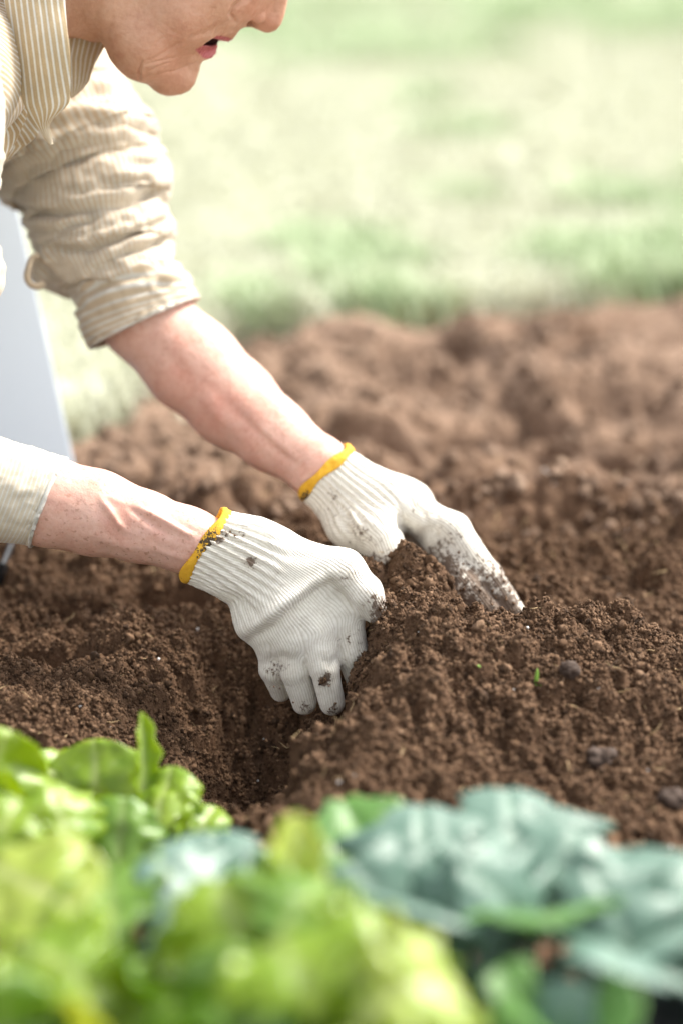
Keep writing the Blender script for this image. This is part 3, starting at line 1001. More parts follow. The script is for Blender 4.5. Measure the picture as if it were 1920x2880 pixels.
def far_dirt(pxy, d, v):
    z = v[:, 2]
    t = 0.55 * np.exp(-(np.maximum(z - soil_z(v[:, 0], v[:, 1]), 0) / 0.007) ** 1.2)
    al = np.clip(((pxy[:, 0] - 1250) * 0.62 + (pxy[:, 1] - 1500) * 0.78) / 250, 0, 1)
    under = np.clip((0.78 * (1300 - pxy[:, 0]) + 0.62 * (pxy[:, 1] - 1500)) / 60, -0.3, 1)
    t = t + np.where(pxy[:, 0] > 1160, 0.24 + 0.36 * al + 0.16 * np.maximum(under, -0.2) * (al > 0), 0)
    for (x, y, r, s) in ((1015, 1490, 45, .40), (960, 1440, 40, .30), (1060, 1560, 40, .22), (930, 1390, 30, .3), (1110, 1600, 40, .12)):
        t = t + s * np.exp(-(((pxy[:, 0] - x) ** 2 + (pxy[:, 1] - y) ** 2) / r ** 2))
    return np.clip(t, 0, 1)
g2, g2v, g2n, g2d = make_glove(fb_bones, n_far, c0f_, axf, e1f, 0.0310, 0.0265, 'white knit glove with soil caked on its fingers, the one further from the camera', (860, 1400, 20), far_dirt, [], far_grooves)
# ================================================== body: head, neck, trunk and arms as one skin
DH = 2.14
HC = P(560, 60, DH)
EZ = (CAMP - HC) / np.linalg.norm(CAMP - HC)                 # the head is turned side-on to the camera
EX = RGT - EZ * (RGT @ EZ); EX /= np.linalg.norm(EX)
EY = -(UPV - EZ * (UPV @ EZ)); EY = EY - EX * (EY @ EX); EY /= np.linalg.norm(EY)
HS = np.linalg.norm(CAMP - HC) / FPX * 0.99                  # metres per unit of the head drawing
HM = np.stack([EX, EY, EZ]).astype(np.float32)
def head_xyz(p):
    q = ((p - HC.astype(np.float32)) @ HM.T) / HS
    q[..., 0] += 560; q[..., 1] += 60
    return q
def head_pt(x, y, z):
    return HC + HS * ((x - 560) * EX + (y - 60) * EY + z * EZ)

SIL = np.array([(807, 0), (803, 22), (797, 48), (788, 69), (775, 86), (757, 95), (742, 93), (727, 87), (714, 80), (701, 76), (690, 75), (677, 80), (668, 89), (660, 101),
                (651, 112), (641, 117), (628, 115), (616, 113), (611, 117), (612, 130), (608, 147), (597, 160), (584, 164), (571, 167), (563, 177), (561, 191), (555, 208), (547, 230),
                (532, 249), (510, 259), (488, 263), (467, 264), (449, 259), (432, 251), (412, 240), (397, 235), (376, 223), (358, 213), (336, 191), (315, 171), (297, 147), (284, 131),
                (267, 121), (237, 107), (215, 104), (196, 103), (100, 120), (-300, 260), (-300, -900), (1100, -900), (1000, -330), (915, -180), (858, -75), (822, -35)], float)
def poly2d(x, y, pts):
    """signed distance to a closed polygon (negative inside)"""
    d = np.full(x.shape, 1e9, np.float32); ins = np.zeros(x.shape, bool)
    n = len(pts)
    for i in range(n):
        ax_, ay_ = pts[i]; bx_, by_ = pts[(i + 1) % n]
        ex_, ey_ = bx_ - ax_, by_ - ay_
        wx, wy = x - ax_, y - ay_
        t = np.clip((wx * ex_ + wy * ey_) / (ex_ * ex_ + ey_ * ey_), 0, 1)
        d = np.minimum(d, (wx - ex_ * t) ** 2 + (wy - ey_ * t) ** 2)
        c = (ay_ <= y) != (by_ <= y)
        if ey_ != 0:
            ins ^= c & (wx < wy * ex_ / ey_)
    d = np.sqrt(d)
    return np.where(ins, -d, d)

MOUTH = [(526, 104), (558, 101), (585, 105), (624, 112), (624, 119), (608, 121), (592, 125), (566, 122), (544, 112)]
LIPS_LO = [(526, 103), (540, 120), (554, 141), (574, 160), (586, 165), (600, 162), (613, 144), (616, 112), (592, 118), (560, 112)]
LIPS_UP = [(552, 106), (590, 113), (622, 119), (644, 121), (656, 112), (640, 104), (618, 100), (596, 98), (570, 99)]
ang_f = math.atan2(0.6, 0.8)
HF = np.array([[0.8, 0.6, 0], [0.6, -0.8, 0], [0, 0, 1.0]])     # rows: forward, up, side (head drawing axes)

def head_sdf(p):
    q = head_xyz(p)
    q[..., 2] = np.abs(q[..., 2])
    x, y, z = q[..., 0], q[..., 1], q[..., 2]
    c = lambda a, b, ra, rb: d_cone(q, a, b, ra, rb)
    d = d_ell(q, (625, -275, 0), HF, (305, 262, 235))            # skull
    d = smin(d, d_ell(q, (590, -60, 0), HF, (170, 235, 185)), 60)
    d = smin(d, c((690, -110, 70), (600, -130, 150), 60, 62), 60)   # cheek bone
    d = smin(d, c((640, -20, 70), (520, 30, 88), 82, 92), 50)       # cheek
    d = smin(d, c((500, 60, 84), (405, 120, 78), 88, 82), 50)       # jowl
    d = smin(d, c((500, 200, 22), (405, 135, 74), 62, 80), 40)      # jaw
    d = smin(d, c((405, 130, 82), (300, -10, 108), 78, 72), 40)
    d = smin(d, c((520, 205, 0), (478, 215, 26), 58, 54), 26)       # chin
    d = smin(d, c((645, 62, 0), (604, 55, 66), 56, 52), 26)         # upper lip roll
    d = smin(d, c((640, 92, 0), (585, 92, 62), 30, 24), 14)
    d = smin(d, c((588, 138, 0), (548, 118, 58), 32, 22), 12)       # lower lip
    d = smin(d, c((560, 160, 20), (520, 140, 62), 40, 40), 24)
    d = smin(d, c((800, -60, 0), (758, 50, 0), 36, 40), 20)         # nose
    d = smin(d, c((770, -60, 14), (725, 25, 30), 36, 30), 24)
    d = smin(d, d_ell(q, (698, 34, 46), np.array([[0.86, 0.51, 0], [-0.51, 0.86, 0], [0, 0, 1.0]]), (48, 30, 29)), 6)   # wing of the nose
    d = smin(d, c((745, 66, 0), (700, 62, 4), 26, 15), 10)
    neck = c((400, -75, 0), (40, -30, 0), 172, 182)
    d = smin(d, neck, 40)
    ear = d_ell(q, (508, -185, 205), HF, (55, 100, 26))
    d = smin(d, ear, 14)
    sil = poly2d(x, y, SIL)
    d = smax(d, sil, 9)
    # nostril and mouth
    ns = d_ell(q, (706, 69, 46), np.array([[0.84, 0.54, 0], [-0.54, 0.84, 0], [0, 0, 1.0]]), (29, 11, 40))
    d = smax(d, -ns, 3)
    m = poly2d(x, y, np.array(MOUTH, float))
    m3 = np.maximum(np.maximum(np.maximum(m, -d - 34), z - 125), 16 - z)
    d = smax(d, -m3, 3)
    return d * HS

ARM_R = [((-150, 250, 2.01), (-215, 1290, 2.035), 0.036, 0.034), ((-215, 1290, 2.035), (-40, 1356, 2.045), 0.032, 0.034), ((-40, 1356, 2.045), (134, 1410, 2.055), 0.034, 0.0362),
         ((134, 1410, 2.055), (268, 1443, 2.06), 0.0362, 0.0350), ((268, 1442, 2.06), (402, 1481, 2.06), 0.0350, 0.0292), ((402, 1481, 2.06), (520, 1517, 2.06), 0.0292, 0.0262), ((520, 1517, 2.06), (640, 1555, 2.06), 0.0262, 0.024)]
ARM_L = [((140, 250, 2.33), (300, 770, 2.285), 0.036, 0.036), ((300, 770, 2.285), (405, 890, 2.275), 0.036, 0.0405), ((405, 890, 2.275), (540, 1025, 2.26), 0.0405, 0.0432), ((540, 1025, 2.26), (657, 1136, 2.25), 0.0432, 0.0398),
         ((657, 1136, 2.25), (769, 1223, 2.215), 0.0398, 0.0325), ((769, 1223, 2.215), (900, 1318, 2.18), 0.0325, 0.027), ((900, 1318, 2.18), (985, 1395, 2.175), 0.027, 0.024)]
TRUNK = [((-150, 245, 2.01), (-60, 110, 2.15), 0.036, 0.05), ((140, 245, 2.33), (-60, 110, 2.15), 0.036, 0.05), ((-420, 150, 2.15), (-900, 260, 2.18), 0.112, 0.125), ((-180, 120, 2.15), (-420, 150, 2.15), 0.08, 0.112)]
def group_d(p, lst, k):
    d = None
    for a, b, ra, rb in lst:
        x = d_cone(p, PP(*a), PP(*b), ra, rb)
        d = x if d is None else smin(d, x, k)
    return d
def bounded(p, fn, lo, hi, pad=0.05):
    lo = np.asarray(lo, np.float32); hi = np.asarray(hi, np.float32)
    out = np.maximum(np.maximum(lo - p, p - hi), 0)
    dist = np.sqrt((out * out).sum(-1)) + 0.02
    m = dist < pad + 0.02
    if m.any():
        dist[m] = fn(p[m])
    return dist
_hp = np.array([head_pt(x, y, z) for x in (-60, 930) for y in (-560, 300) for z in (-260, 260)])
def body_sdf(p):
    d = bounded(p, head_sdf, _hp.min(0), _hp.max(0))
    for lst, k in ((ARM_R, 0.012), (ARM_L, 0.012), (TRUNK, 0.05)):
        pts = np.array([PP(*q) for s_ in lst for q in s_[:2]]); rr = max(max(s_[2:]) for s_ in lst)
        d = smin(d, bounded(p, lambda x: group_d(x, lst, k), pts.min(0) - rr, pts.max(0) + rr), 0.03)
    return d
_pts = np.array([PP(*q) for lst in (ARM_R, ARM_L, TRUNK) for s_ in lst for q in s_[:2]])
lo_ = np.minimum(_pts.min(0) - 0.13, _hp.min(0)); hi_ = np.maximum(_pts.max(0) + 0.06, _hp.max(0))
lo_[0] = max(lo_[0], P(-900, 200, 2.15)[0])
bv, bf = surface(body_sdf, lo_, hi_, 0.0019)
bv = relax(bv, bf, 1)

def refine(v, f, sel, fn, h):
    """split the selected quads in four and pull the new points onto the surface"""
    fs, rest = f[sel], f[~sel]
    e = np.concatenate([np.sort(fs[:, [k, (k + 1) % 4]], 1) for k in range(4)])
    eo = np.concatenate([np.sort(rest[:, [k, (k + 1) % 4]], 1) for k in range(4)])
    key = e[:, 0] * len(v) + e[:, 1]
    uk, inv = np.unique(key, return_inverse=True)
    ea, eb = uk // len(v), uk % len(v)
    em = (v[ea] + v[eb]) / 2
    fm = v[fs].mean(1)
    fixed = np.isin(uk, eo[:, 0] * len(v) + eo[:, 1])
    m = len(fs); iv_ = inv.reshape(4, m).T + len(v)
    ci = np.arange(m) + len(v) + len(uk)
    new = np.concatenate([np.stack([fs[:, k], iv_[:, k], ci, iv_[:, k - 1]], 1) for k in range(4)])
    pts = np.concatenate([em, fm]); mv = np.concatenate([~fixed, np.ones(m, bool)])
    for _ in range(2):
        q = pts[mv].astype(np.float32)
        g = np.stack([fn(q + np.eye(3, dtype=np.float32)[a] * h) - fn(q - np.eye(3, dtype=np.float32)[a] * h) for a in range(3)], 1) / (2 * h)
        st = fn(q)[:, None] * g / ((g * g).sum(1, keepdims=True) + 0.05)
        ln = np.linalg.norm(st, axis=1, keepdims=True)
        pts[mv] -= st * np.minimum(1, 0.0012 / (ln + 1e-9))
    return np.concatenate([v, pts]), np.concatenate([rest, new])
for rep in range(2):
    c_ = head_xyz(bv[bf].mean(1).astype(np.float32))
    sel = (c_[:, 0] > 330 - rep * -12) & (c_[:, 1] > -45 + rep * 8) & (c_[:, 1] < 300) & (c_[:, 0] < 860)
    bv, bf = refine(bv, bf, sel, body_sdf, 0.0006)
bn = normals(bv, bf)
pxy, dd = proj(bv)
hx = head_xyz(bv.astype(np.float32))
is_head = (hx[:, 0] > 60) & (hx[:, 1] < 300) & (hx[:, 0] < 1000)
side_on = np.abs(bn @ EZ)
disp = np.zeros(len(bv))
FACE_LINES = [   # points, width, depth, bulge on one side
    ([(656, 58), (648, 42), (656, 24), (680, 6), (712, -10)], 7, 0.0034, 0.0),
    ([(650, 50), (612, 78), (574, 92), (530, 105)], 8, 0.0009, 0.0002),
    ([(530, 105), (486, 131), (438, 160), (404, 170)], 6, 0.0009, 0.0002),
    ([(404, 168), (395, 190), (396, 226)], 4, 0.0020, 0.0006),
    ([(406, 176), (450, 166), (500, 154)], 3.5, 0.0010, 0.0),
    ([(410, 196), (460, 176), (480, 168)], 3, 0.0007, 0.0),
    ([(480, 198), (515, 186), (545, 174)], 4, 0.0010, 0.0),
    ([(430, 212), (470, 196), (495, 192)], 3, 0.0006, 0.0),
    ([(575, 99), (584, 88), (592, 74)], 3, 0.0007, 0.0), ([(596, 101), (603, 90), (610, 76)], 3, 0.0007, 0.0), ([(617, 103), (622, 92), (630, 80)], 3, 0.0007, 0.0),
    ([(556, 100), (562, 90), (566, 80)], 3, 0.0006, 0.0),
    ([(440, 122), (455, 108), (470, 100)], 3.5, 0.0006, 0.0), ([(460, 60), (490, 88), (520, 98)], 6, 0.0006, 0.0),
    ([(320, 150), (312, 100), (330, 40)], 8, 0.0007, 0.0), ([(290, 128), (278, 70), (290, 10)], 9, 0.0009, 0.0),
]
hm = is_head & (hx[:, 0] > 200)
hq = hx[hm][:, :2].astype(float)
dsp = np.zeros(hm.sum())
for pl, w_, dep, bul in FACE_LINES:
    ds, side, fr = poly_dist(hq, pl)
    tp = np.sin(np.pi * np.clip(fr, 0.04, 0.96)) ** 0.5
    dsp += tp * (-dep * np.exp(-(ds / w_) ** 2) + bul * np.exp(-((ds - 2.4 * w_) / (1.8 * w_)) ** 2) * (side < 0))
dsp += 0.0007 * fbm(hx[hm] / 60, 3, 61) + 0.00025 * fbm(hx[hm] / np.array([14, 9, 12]), 2, 62)
disp[hm] = dsp * sstep(0.1, 0.5, side_on[hm])
am = ~is_head
aq = pxy[am]
adsp = np.zeros(am.sum())
near_cam = sstep(0.0, 0.35, -(bn[am] @ FWD))
for pl, w_, hgt in (([(284, 1404), (305, 1432), (330, 1468), (356, 1496)], 9, 0.0033), ([(392, 1428), (450, 1458), (500, 1486), (540, 1508)], 9, 0.0034),
                    ([(350, 1412), (400, 1452), (452, 1490), (490, 1512)], 9, -0.0022), ([(250, 1500), (330, 1530), (420, 1548)], 14, 0.0014), ([(420, 1540), (480, 1560), (530, 1575)], 8, 0.0012),
                    ([(300, 1395), (352, 1416), (395, 1432)], 10, 0.0012), ([(500, 1470), (540, 1490), (575, 1500)], 6, -0.0008),
                    ([(560, 1090), (620, 1170), (700, 1240)], 22, 0.0030), ([(640, 1130), (720, 1210), (800, 1280), (850, 1310)], 12, -0.0024), ([(700, 1180), (780, 1250), (860, 1310)], 12, 0.0016),
                    ([(430, 960), (480, 1010), (540, 1080)], 20, -0.0012)):
    ds, side, fr = poly_dist(aq, pl)
    adsp += near_cam * np.sin(np.pi * np.clip(fr, 0.03, 0.97)) ** 0.6 * hgt * np.exp(-(ds / w_) ** 2)
adsp += 0.0010 * fbm(bv[am] * 28, 2, 63) + 0.0003 * fbm(bv[am] * 140, 2, 64)
disp[am] = adsp
lip = np.maximum(1 - sstep(-3, 4, poly2d(hx[:, 0], hx[:, 1], np.array(LIPS_LO, float)) + 2 * fbm(hx / 12, 2, 65)),
                 1 - sstep(-2, 3, poly2d(hx[:, 0], hx[:, 1], np.array(LIPS_UP, float)) + 2 * fbm(hx / 12, 2, 66)))
lip = lip * (np.abs(hx[:, 2]) < 125) * is_head
disp += -0.0005 * lip * np.abs(np.sin(hx[:, 0] * 0.42 + hx[:, 1] * 0.25))
mo = poly2d(hx[:, 0], hx[:, 1], np.array(MOUTH, float))
inner = (mo < 1.0) * (np.abs(hx[:, 2]) < 122) * (side_on > 0.35) * is_head * (hx[:, 0] < 612)
nst = d_ell(hx * np.array([1, 1, 1]), (706, 69, 46), np.array([[0.84, 0.54, 0], [-0.54, 0.84, 0], [0, 0, 1.0]]), (30, 11, 41)) < -1
nst |= d_ell(hx * np.array([1, 1, -1]), (706, 69, 46), np.array([[0.84, 0.54, 0], [-0.54, 0.84, 0], [0, 0, 1.0]]), (30, 11, 41)) < -1
red = np.zeros(len(bv))
for (x, y, r, s) in ((760, 60, 50, .55), (690, 30, 40, .35), (470, 130, 60, .3), (540, 60, 60, .22), (490, 215, 50, .3)):
    red += is_head * s * np.exp(-((hx[:, 0] - x) ** 2 + (hx[:, 1] - y) ** 2) / r ** 2)
red += am * 0.35 * np.clip(fbm(bv * 22, 3, 67) * 2.2 + 0.15, 0, 1)
for (x, y, r, s) in ((600, 1140, 60, .4), (500, 1060, 60, .35), (560, 1010, 50, -.3), (330, 1440, 60, .35), (440, 1500, 50, .3)):
    red += am * s * np.exp(-((pxy[:, 0] - x) ** 2 + (pxy[:, 1] - y) ** 2) / r ** 2)
body = mesh_obj('body', bv + bn * disp[:, None], bf, M_SKIN, person, attrs={
    'lip': lip, 'inner': np.maximum(inner * 1.0, nst * 0.75), 'red': np.clip(red, 0, 1), 'face': is_head * 1.0,
    'freckle': np.where(is_head, 0.12, np.where(dd < 2.12, 1.0, 0.45))})

# eyes, hair: above the frame, still part of the person
for s_ in (1, -1):
    ev, ef = ico(3)
    c_ = head_pt(760, -118, 100 * s_)
    mesh_obj('eye', c_ + ev * 0.0125, ef, plain_mat('eye_white', (0.7, 0.68, 0.65), 0.2, 0.05), person)
def hair_sdf(p):
    q = head_xyz(p)
    d = d_ell(q, (600, -285, 0), HF, (335, 285, 262))
    d = smin(d, d_ell(q, (430, -190, 0), HF, (120, 190, 205)), 40)
    cut = (q[..., 0] - 560) * 0.8 + (q[..., 1] + 275) * 0.6 - 195      # off the face
    d = smax(d, cut, 30)
    d = smax(d, (q[..., 1] + 60), 20)
    return (d + 9 * fbm(q / np.array([60, 22, 60]), 2, 68)) * HS
hv, hf = surface(hair_sdf, _hp.min(0), _hp.max(0), 0.004)
mesh_obj('hair', hv, hf, M_HAIR, person)

# ================================================== shirt
def catmull(a, n):
    a = np.asarray(a, float)
    t = np.linspace(0, len(a) - 1, n)
    i = np.clip(np.floor(t).astype(int), 0, len(a) - 2); f = (t - i)[:, None]
    p0, p1, p2, p3 = a[np.maximum(i - 1, 0)], a[i], a[i + 1], a[np.minimum(i + 2, len(a) - 1)]
    return 0.5 * (2 * p1 + (p2 - p0) * f + (2 * p0 - 5 * p1 + 4 * p2 - p3) * f ** 2 + (3 * p1 - p0 - 3 * p2 + p3) * f ** 3)

def add_thickness(o, t, off=0.0):
    md = o.modifiers.new('thickness', 'SOLIDIFY'); md.thickness = t; md.offset = off
    return o

def sleeve(name, stations, nrow, ncol, depth_ratio, folds, mat, stripe_switch, noise_amp, seed, hem_rows=0, label=None, thick=0.0016, tube_bulge=None):
    """stations: (Lx, Ly, Rx, Ry, d): the two silhouette points of each ring"""
    st = catmull(stations, nrow)
    Lp, Rp = PA(np.c_[st[:, 0:2], st[:, 4]]), PA(np.c_[st[:, 2:4], st[:, 4]])
    ctr = (Lp + Rp) / 2; U = (Rp - Lp) / 2
    axis = np.gradient(ctr, axis=0); axis /= np.linalg.norm(axis, axis=1, keepdims=True)
    for _ in range(20):
        axis[1:-1] = (axis[:-2] + axis[1:-1] + axis[2:]) / 3
    axis /= np.linalg.norm(axis, axis=1, keepdims=True)
    V = np.cross(axis, U); V /= np.linalg.norm(V, axis=1, keepdims=True)
    V *= np.sign((V @ -FWD))[:, None]
    Ul = np.linalg.norm(U, axis=1)
    for _ in range(30): Ul[1:-1] = (Ul[:-2] + Ul[1:-1] + Ul[2:]) / 3
    V = V * (Ul * depth_ratio)[:, None]
    th = np.linspace(0, 2 * np.pi, ncol, endpoint=False)
    v = ctr[:, None] + np.cos(th)[None, :, None] * U[:, None] + np.sin(th)[None, :, None] * V[:, None]
    i, j = np.meshgrid(np.arange(nrow - 1), np.arange(ncol), indexing='ij')
    idx = lambda a, b: a * ncol + (b % ncol)
    f = np.stack([idx(i, j), idx(i, j + 1), idx(i + 1, j + 1), idx(i + 1, j)], -1).reshape(-1, 4)
    vv = v.reshape(-1, 3)
    n = normals(vv, f)
    if np.median(((vv - np.repeat(ctr, ncol, 0)) * n).sum(1)) < 0:
        f = f[:, ::-1]; n = -n
    px_, _d = proj(vv)
    face = sstep(-0.35, 0.25, -(n @ FWD))
    dsp = np.zeros(len(vv))
    for pl, w_, dep, bul in folds:
        ds, side, fr = poly_dist(px_, pl)
        tp = np.sin(np.pi * np.clip(fr, 0.02, 0.98)) ** 0.5
        dsp += face * tp * (-dep * np.exp(-(ds / w_) ** 2) + bul * np.exp(-((ds - 1.9 * w_) / (1.3 * w_)) ** 2) * (side < 0))
    sx = np.stack([px_[:, 0] / 60, px_[:, 1] / 26, _d * 14], 1)
    dsp += noise_amp * fbm(sx, 3, seed)
    vv = vv + n * dsp[:, None]
    # arc coordinates for the woven stripes
    row = np.repeat(np.arange(nrow), ncol)
    along = np.concatenate([[0], np.cumsum(np.linalg.norm(np.diff(ctr, axis=0), axis=1))])[row] * 1.5
    around = np.tile(th, nrow) * Ul.mean()
    stripe = np.where(row >= stripe_switch * nrow, along, around)
    o = mesh_obj(name, vv, f, mat, shirt, attrs={'stripe': stripe})
    if label: o['label'] = label
    add_thickness(o, thick, -1 if False else 0)
    return o

def shirt_sdf(p):
    d = None
    for a, b, ra, rb in (((-170, 235, 2.0), (-60, 130, 2.15), 0.066, 0.07), ((110, 280, 2.34), (-80, 120, 2.15), 0.045, 0.06), ((-470, 150, 2.15), (-900, 250, 2.18), 0.125, 0.14),
                         ((-230, 110, 2.15), (-470, 150, 2.15), 0.082, 0.125), ((-900, 250, 2.18), (-1650, 560, 2.20), 0.14, 0.155)):
        x = d_cone(p, PP(*a), PP(*b), ra, rb)
        d = x if d is None else smin(d, x, 0.05)
    q = head_xyz(p)
    nk = d_cone(q, (400, -75, 0), (-40, -20, 0), 186, 190) * HS
    d = smax(d, -nk, 0.01)
    return d + 0.006 * fbm(p * np.array([9, 14, 14], np.float32), 3, 71)
sv, sf = surface(shirt_sdf, P(-1700, 800, 2.2) + np.array([-.2, -.32, -.12]), P(200, -200, 2.2) + np.array([0.1, .3, .14]), 0.005)
sv = relax(sv, sf, 2)
shirt = mesh_obj('shirt', sv, sf, M_SHIRT, person, attrs={'stripe': sv[:, 2] + 0.55 * sv[:, 1]})

# far sleeve, pushed up above the elbow
far_st = [(-150, 300, 290, 60, 2.33), (-120, 400, 325, 150, 2.33), (-100, 460, 357, 223, 2.33), (-60, 505, 405, 300, 2.32), (-20, 532, 443, 346, 2.32), (15, 548, 418, 384, 2.31), (45, 566, 446, 408, 2.31),
          (60, 585, 472, 440, 2.305), (66, 615, 474, 495, 2.30), (74, 640, 480, 540, 2.30), (80, 660, 460, 585, 2.295), (88, 690, 484, 622, 2.29), (92, 730, 494, 672, 2.29), (92, 770, 490, 722, 2.285),
          (140, 800, 508, 757, 2.28), (184, 816, 526, 784, 2.28), (206, 850, 543, 808, 2.275), (222, 890, 552, 822, 2.27), (251, 973, 563, 834, 2.27), (250, 975, 560, 836, 2.27)]
far_folds = [
    ([(60, 592), (150, 602), (240, 590), (330, 572), (420, 548), (470, 530)], 12, 0.013, 0.007),
    ([(80, 655), (160, 650), (240, 622), (310, 596), (380, 575)], 9, 0.009, 0.004),
    ([(130, 690), (180, 700), (240, 702), (330, 672), (420, 640), (480, 606)], 11, 0.012, 0.006),
    ([(250, 770), (330, 720), (390, 700), (450, 680), (495, 650)], 9, 0.009, 0.005),
    ([(200, 830), (300, 800), (400, 765), (500, 735)], 10, 0.005, 0.003),
    ([(210, 870), (330, 835), (450, 800), (540, 780)], 8, 0.003, 0.002),
    ([(20, 500), (130, 455), (260, 420), (400, 396), (450, 380)], 26, 0.009, 0.008),
    ([(160, 320), (240, 308), (330, 330), (420, 360)], 20, -0.008, -0.004),
    ([(300, 540), (350, 520), (400, 510), (440, 520)], 14, 0.007, 0.005),
    ([(90, 690), (110, 740), (150, 790)], 12, 0.008, 0.004),
    ([(230, 905), (340, 870), (450, 835), (550, 805)], 7, 0.0025, 0.0015),
]
sleeve('sleeve', far_st, 230, 200, 0.9, far_folds, M_SHIRT_FAR, 0.80, 0.0055, 81, label='sleeve of the far arm, pushed up in crumpled folds above the bare forearm')
# near sleeve: upper arm outside the frame, rolled cuff in it
near_st = [(-330, 60, 0, 150, 1.98), (-340, 250, 12, 300, 1.98), (-345, 430, 6, 460, 1.985), (-345, 600, -15, 620, 1.99), (-345, 780, 11, 775, 2.0), (-350, 960, -25, 900, 2.01), (-340, 1180, -75, 1040, 2.02),
           (-300, 1370, -95, 1130, 2.03), (-220, 1460, -60, 1195, 2.04), (-100, 1500, 0, 1230, 2.045), (-8, 1518, 90, 1260, 2.05), (60, 1530, 158, 1282, 2.055), (84, 1536, 184, 1291, 2.055), (86, 1536, 185, 1292, 2.055)]
sleeve('sleeve', near_st, 200, 140, 1.0, [([(70, 1534), (122, 1410), (172, 1288)], 2.5, 0.0012, 0.0), ([(20, 1522), (60, 1400), (110, 1270)], 14, 0.0016, 0.0012)], M_CUFF, 0.55, 0.0022, 83, label='rolled sleeve cuff of the near arm', thick=0.0022)

# collar and fronts: open sheets hung from the neck
def sheet(name, stations, nrow, ncol, bulge, mat, noise_amp, seed, label=None, thick=0.0016, ripple=0.0, stripe_dir=0):
    st = catmull(stations, nrow)
    Lp, Rp = PA(st[:, [0, 1, 4]]), PA(st[:, [2, 3, 5]])
    s = np.linspace(0, 1, ncol)
    v = Lp[:, None] * (1 - s)[None, :, None] + Rp[:, None] * s[None, :, None]
    w = np.linalg.norm(Rp - Lp, axis=1)
    bl = bulge * np.sin(np.pi * s)[None, :] * (w / w.max())[:, None]
    v = v - FWD * bl[..., None]
    vv = v.reshape(-1, 3)
    px_, d_ = proj(vv)
    ns = fbm(np.stack([px_[:, 0] / 45, px_[:, 1] / 150, d_ * 0], 1), 3, seed) * noise_amp + ripple * np.sin(px_[:, 0] / 9 + px_[:, 1] / 60)
    edge = np.tile(np.sin(np.pi * np.clip(s, 0.0, 1)) ** 0.5, nrow)
    vv = vv - FWD * (ns * (0.3 + 0.7 * edge))[:, None]
    stripe = (np.tile(s - 0.5, (nrow, 1)) * np.maximum(w, w.max() * 0.55)[:, None]).ravel() + 1.0
    if stripe_dir: stripe = stripe + (px_[:, 1] / FPX * 2.05) * stripe_dir
    i, j = np.meshgrid(np.arange(nrow - 1), np.arange(ncol - 1), indexing='ij')
    a = (i * ncol + j).ravel()
    f = np.stack([a, a + 1, a + ncol + 1, a + ncol], 1)
    o = mesh_obj(name, vv, f, mat, shirt, attrs={'stripe': stripe})
    if label: o['label'] = label
    add_thickness(o, thick)
    return o
sheet('collar', [(-20, -260, 196, -230, 2.09, 2.07), (-8, -120, 188, -110, 2.05, 2.03), (8, -30, 184, -30, 2.03, 2.01), (17, 20, 185, 20, 2.025, 2.005), (30, 95, 190, 80, 2.02, 2.0), (42, 180, 197, 140, 2.02, 2.0), (54, 240, 199, 205, 2.02, 2.005),
                 (68, 290, 198, 262, 2.02, 2.01), (82, 322, 193, 292, 2.022, 2.012), (98, 347, 170, 316, 2.024, 2.016), (108, 360, 150, 333, 2.026, 2.02), (122, 380, 140, 356, 2.028, 2.026), (137, 400, 147, 396, 2.03, 2.03), (143, 409, 149, 407, 2.03, 2.03)],
      120, 50, 0.010, M_SHIRT, 0.0035, 91, 'near collar leaf hanging to a long point')
sheet('collar', [(150, -60, 322, -40, 2.12, 2.15), (180, 60, 320, 90, 2.12, 2.15), (186, 105, 292, 134, 2.12, 2.148), (188, 150, 270, 172, 2.12, 2.146), (190, 180, 264, 184, 2.125, 2.146), (193, 220, 257, 205, 2.13, 2.145), (195, 250, 250, 226, 2.13, 2.143), (197, 268, 232, 250, 2.132, 2.14), (203, 276, 212, 268, 2.135, 2.138)],
      80, 40, 0.006, M_SHIRT, 0.004, 93, 'far collar leaf with a puckered seam under the chin')
sheet('shirt_front', [(-190, -120, 20, -80, 2.08, 2.055), (-180, 60, 40, 110, 2.08, 2.055), (-160, 200, 62, 230, 2.075, 2.055), (-130, 300, 77, 312, 2.075, 2.06), (-90, 360, 66, 352, 2.075, 2.065), (-60, 410, 42, 402, 2.075, 2.07), (-40, 450, 16, 446, 2.075, 2.07), (-20, 485, -6, 478, 2.075, 2.075)],
      70, 40, 0.014, M_SHIRT, 0.006, 95, 'front edge of the open shirt below the collar', stripe_dir=-0.35)
sheet('shirt_front', [(-160, 100, 60, 120, 2.12, 2.11), (-140, 260, 98, 280, 2.12, 2.11), (-110, 350, 108, 360, 2.12, 2.11), (-90, 390, 104, 382, 2.12, 2.11), (-60, 425, 74, 408, 2.12, 2.115), (-30, 455, 34, 440, 2.12, 2.115), (-20, 490, -4, 476, 2.12, 2.12)],
      60, 36, 0.006, M_SHIRT, 0.005, 97, 'inner side of the shirt front hanging behind the near edge', stripe_dir=-0.5)
